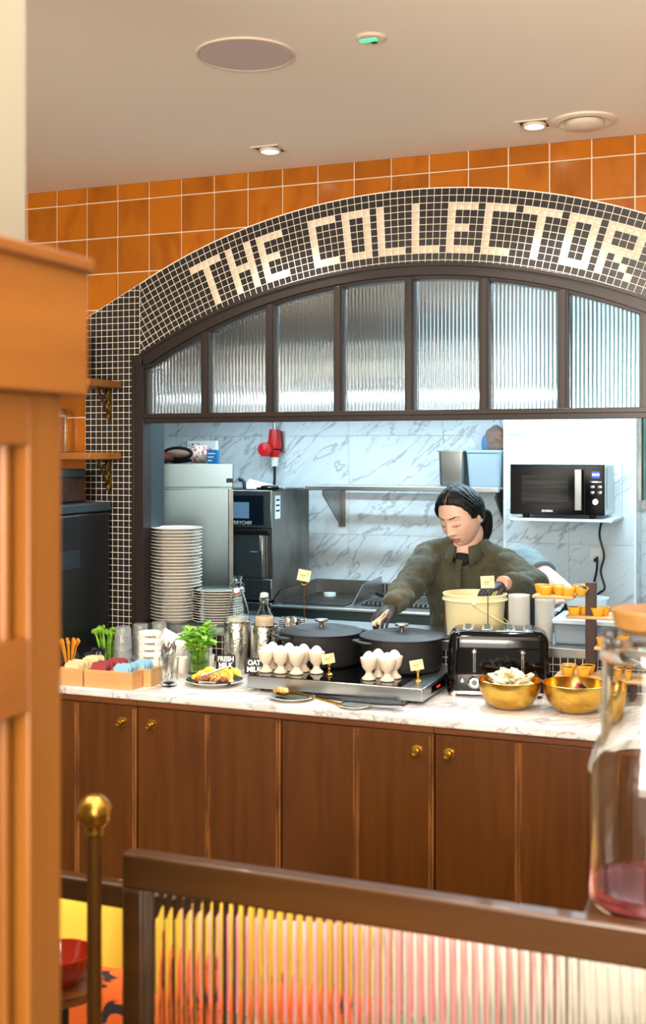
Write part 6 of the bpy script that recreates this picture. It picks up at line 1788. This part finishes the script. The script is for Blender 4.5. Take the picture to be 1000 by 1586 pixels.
# brass-brown post with ball finial
bp = at_y(146, 1257, -2.62); rb_ = 27/FPX*((-sin(YAW)*bp.x+cos(YAW)*(bp.y+CD)))
t = thing('finial_post', 'slim bronze post topped with a round brass ball', 'post', (bp.x, bp.y, 0))
b = MB(); b.lathe([(.012, 0), (.012, bp.z-rb_+.002)], n=24); b.build('post', M('bronze_post', (122, 84, 38), .35, .8), t)
b = MB(); b.ball((0, 0, bp.z), rb_, 36, 24); b.lathe([(.012, bp.z-rb_-.01), (.016, bp.z-rb_-.006), (.016, bp.z-rb_+.002), (.010, bp.z-rb_+.006)], n=24); b.build('ball_finial', 'brass', t)
# second rail behind, joining at the left
rl = at_y(92, 1350, -2.42); rr_ = at_y(196, 1368, -2.42)
t = thing('bench_screen', 'dark wood rail behind the ball-topped post at the lower left', 'rail', (0, -2.42, 0))
zt_ = (rl.z+rr_.z)/2; b = MB(); b.box(rl.x-.5, -.95, -.015, .015, zt_-.043, zt_); b.build('rail', 'rail_wood', t, bevel=.004)
b = MB(); b.box(-.985, -.95, -.015, .015, 0, zt_-.043); b.build('upright', 'rail_wood', t, bevel=.004)
b = MB(); b.box(rl.x-.5, rl.x-.465, -.015, .015, 0, zt_-.043); b.build('upright', 'rail_wood', t, bevel=.004)
# bench with cushions
BX0 = -1.75
t = thing('bench', 'long upholstered bench behind the reeded screen', 'bench', (0, -1.95, 0))
b = MB(); b.box(BX0, .9, -.26, .30, .0, .33); b.build('base', 'dark_wood_x', t)
b = MB(); b.box(BX0, .9, -.27, .31, .33, .40); b.build('seat_pad', 'cush_grey', t, bevel=.03, seg=4)
def cushion(u, y, w, hgt, mat, lab, rot=(0, 0, 0), th=.11):
    q = at_y(u, 1500, y); b = MB(); n = 18; vs = []; fs = []
    for s_ in (-1, 1):
        for i in range(n+1):
            for k in range(n+1):
                x = -1+2*i/n; z = -1+2*k/n; pillow = ((1-x**4)*(1-z**4))**.5
                vs.append((x*w/2*(1-.05*(1-z*z)), s_*th/2*pillow, z*hgt/2*(1-.05*(1-x*x))))
    m_ = (n+1)**2
    for i in range(n):
        for k in range(n):
            a = i*(n+1)+k; fs.append((a, a+1, a+n+2, a+n+1)); fs.append((m_+a, m_+a+n+1, m_+a+n+2, m_+a+1))
    b.add(vs, fs); o = b.build('cushion', mat, sharp=180); o.location = (q.x, y, .402+hgt/2*cos(rot[0])); o.rotation_euler = rot; tag(o, lab, 'cushion'); return o
LEAN = -.25
cushion(100, -1.86, .34, .335, 'cush_yellow', 'yellow cushion behind the ball-topped post', (LEAN, 0, .12))
cushion(315, -1.86, .36, .335, 'cush_yellow', 'yellow cushion behind the left end of the reeded glass', (LEAN, 0, .05))
cushion(560, -1.86, .36, .335, 'cush_pink', 'pink striped cushion seen through the middle of the reeded glass', (LEAN, .0, .04))
cushion(835, -1.86, .32, .35, 'cush_cream', 'cream patterned cushion seen through the reeded glass below the toaster', (LEAN, 0, 0))
cushion(1095, -1.86, .32, .35, 'cush_cream', 'cream patterned cushion at the right end of the reeded glass', (LEAN, 0, 0))
cushion(130, -2.10, .30, .25, 'cush_orange', 'orange and black patterned cushion at the lower left', (LEAN, 0, .1), .09)
cushion(355, -2.10, .28, .245, 'cush_orange', 'low orange patterned cushion seen through the left of the reeded glass', (LEAN, 0, 0), .09)
cushion(565, -2.10, .28, .23, 'cush_grey', 'low grey-green cushion behind the middle of the reeded glass', (LEAN, 0, 0), .09)
cushion(790, -2.10, .30, .24, 'cush_grey', 'low grey-green speckled cushion behind the right part of the reeded glass', (LEAN, 0, 0), .09)
q = at_y(104, 1470, -2.30)
t = thing('side_table', 'small dark side table under the red bowl at the lower left', 'table', (q.x, -2.32, 0))
b = MB(); b.cyl((0, 0, q.z-.075), .075, .018, 32); b.build('top', 'dark_wood_x', t)
b = MB(); b.cyl((0, 0, .012), .015, q.z-.087, 16); b.build('stem', 'black_matt', t)
b = MB(); b.cyl((0, 0, 0), .07, .012, 32); b.build('foot', 'black_matt', t)
t = thing('red_bowl', 'glossy dark red ceramic bowl at the lower left', 'bowl', (q.x, -2.32, q.z-.057))
b = MB(); b.lathe([(0, 0), (.03, 0), (.055, .03), (.062, .06), (.058, .06), (.05, .03), (.028, .006), (0, .006)], n=40); b.build('bowl', 'red_gloss', t)

# glass drinks dispenser on a pedestal at the right
dy_ = -2.44; bq_ = at_y(1012, 1400, dy_); zb0 = at_y(950, 1412, dy_-.06).z; 
sc_ = FPX/((-sin(YAW)*bq_.x+cos(YAW)*(dy_+CD)))
def zz_(v): return at_y(1012, v, dy_).z-zb0
R_ = 102/sc_
t = thing('drinks_dispenser', 'large clear glass drinks dispenser with an oak lid and pink liquid in its foot', 'dispenser', (bq_.x, dy_, zb0))
h_sh = zz_(1190); h_n0 = zz_(1150); h_n1 = zz_(985)
rn = 80/sc_
prof = [(0, 0), (R_*.93, 0), (R_, .012), (R_, h_sh-.02), (R_*.97, h_sh), (rn*1.1, h_n0-.004), (rn*1.0, h_n0+.012), (rn*.98, h_n1-.03), (rn*1.0, h_n1)]
inn = [(max(0, r-.0045), z+(.006 if z < .02 else 0)) for r, z in reversed(prof)]
b = MB(); b.lathe(prof+[(rn-.002, h_n1+.002)]+inn, n=72); b.build('glass_body', 'glass', t)
b = MB(); lh = .030; b.lathe([(0, .010), (R_-.006, .010), (R_-.006, lh), (0, lh)], n=60); b.build('pink_liquid', 'pink_liquid', t)
rl_ = 62/sc_
b = MB(); b.lathe([(0, h_n1+.004), (rl_*.7, h_n1+.004), (rl_*.95, h_n1+.014), (rl_*1.02, zz_(946)), (rl_, zz_(943)), (0, zz_(943))], n=56); b.build('oak_lid', 'cork_wood', t)
b = MB(); b.lathe([(rn*.995, h_n1-.035), (rn*1.03, h_n1-.03), (rn*.995, h_n1-.02)], n=60); b.build('neck_ring', 'glass', t)
b = MB(); b.box(bq_.x-R_+.006, bq_.x+R_+.25, PY+.0175, dy_+R_-.01, zb0-.03, zb0); o = b.build('shelf_board', 'rail_wood', bevel=.003); tag(o, 'short walnut ledge fixed behind the screen rail, carrying the glass dispenser', 'ledge')
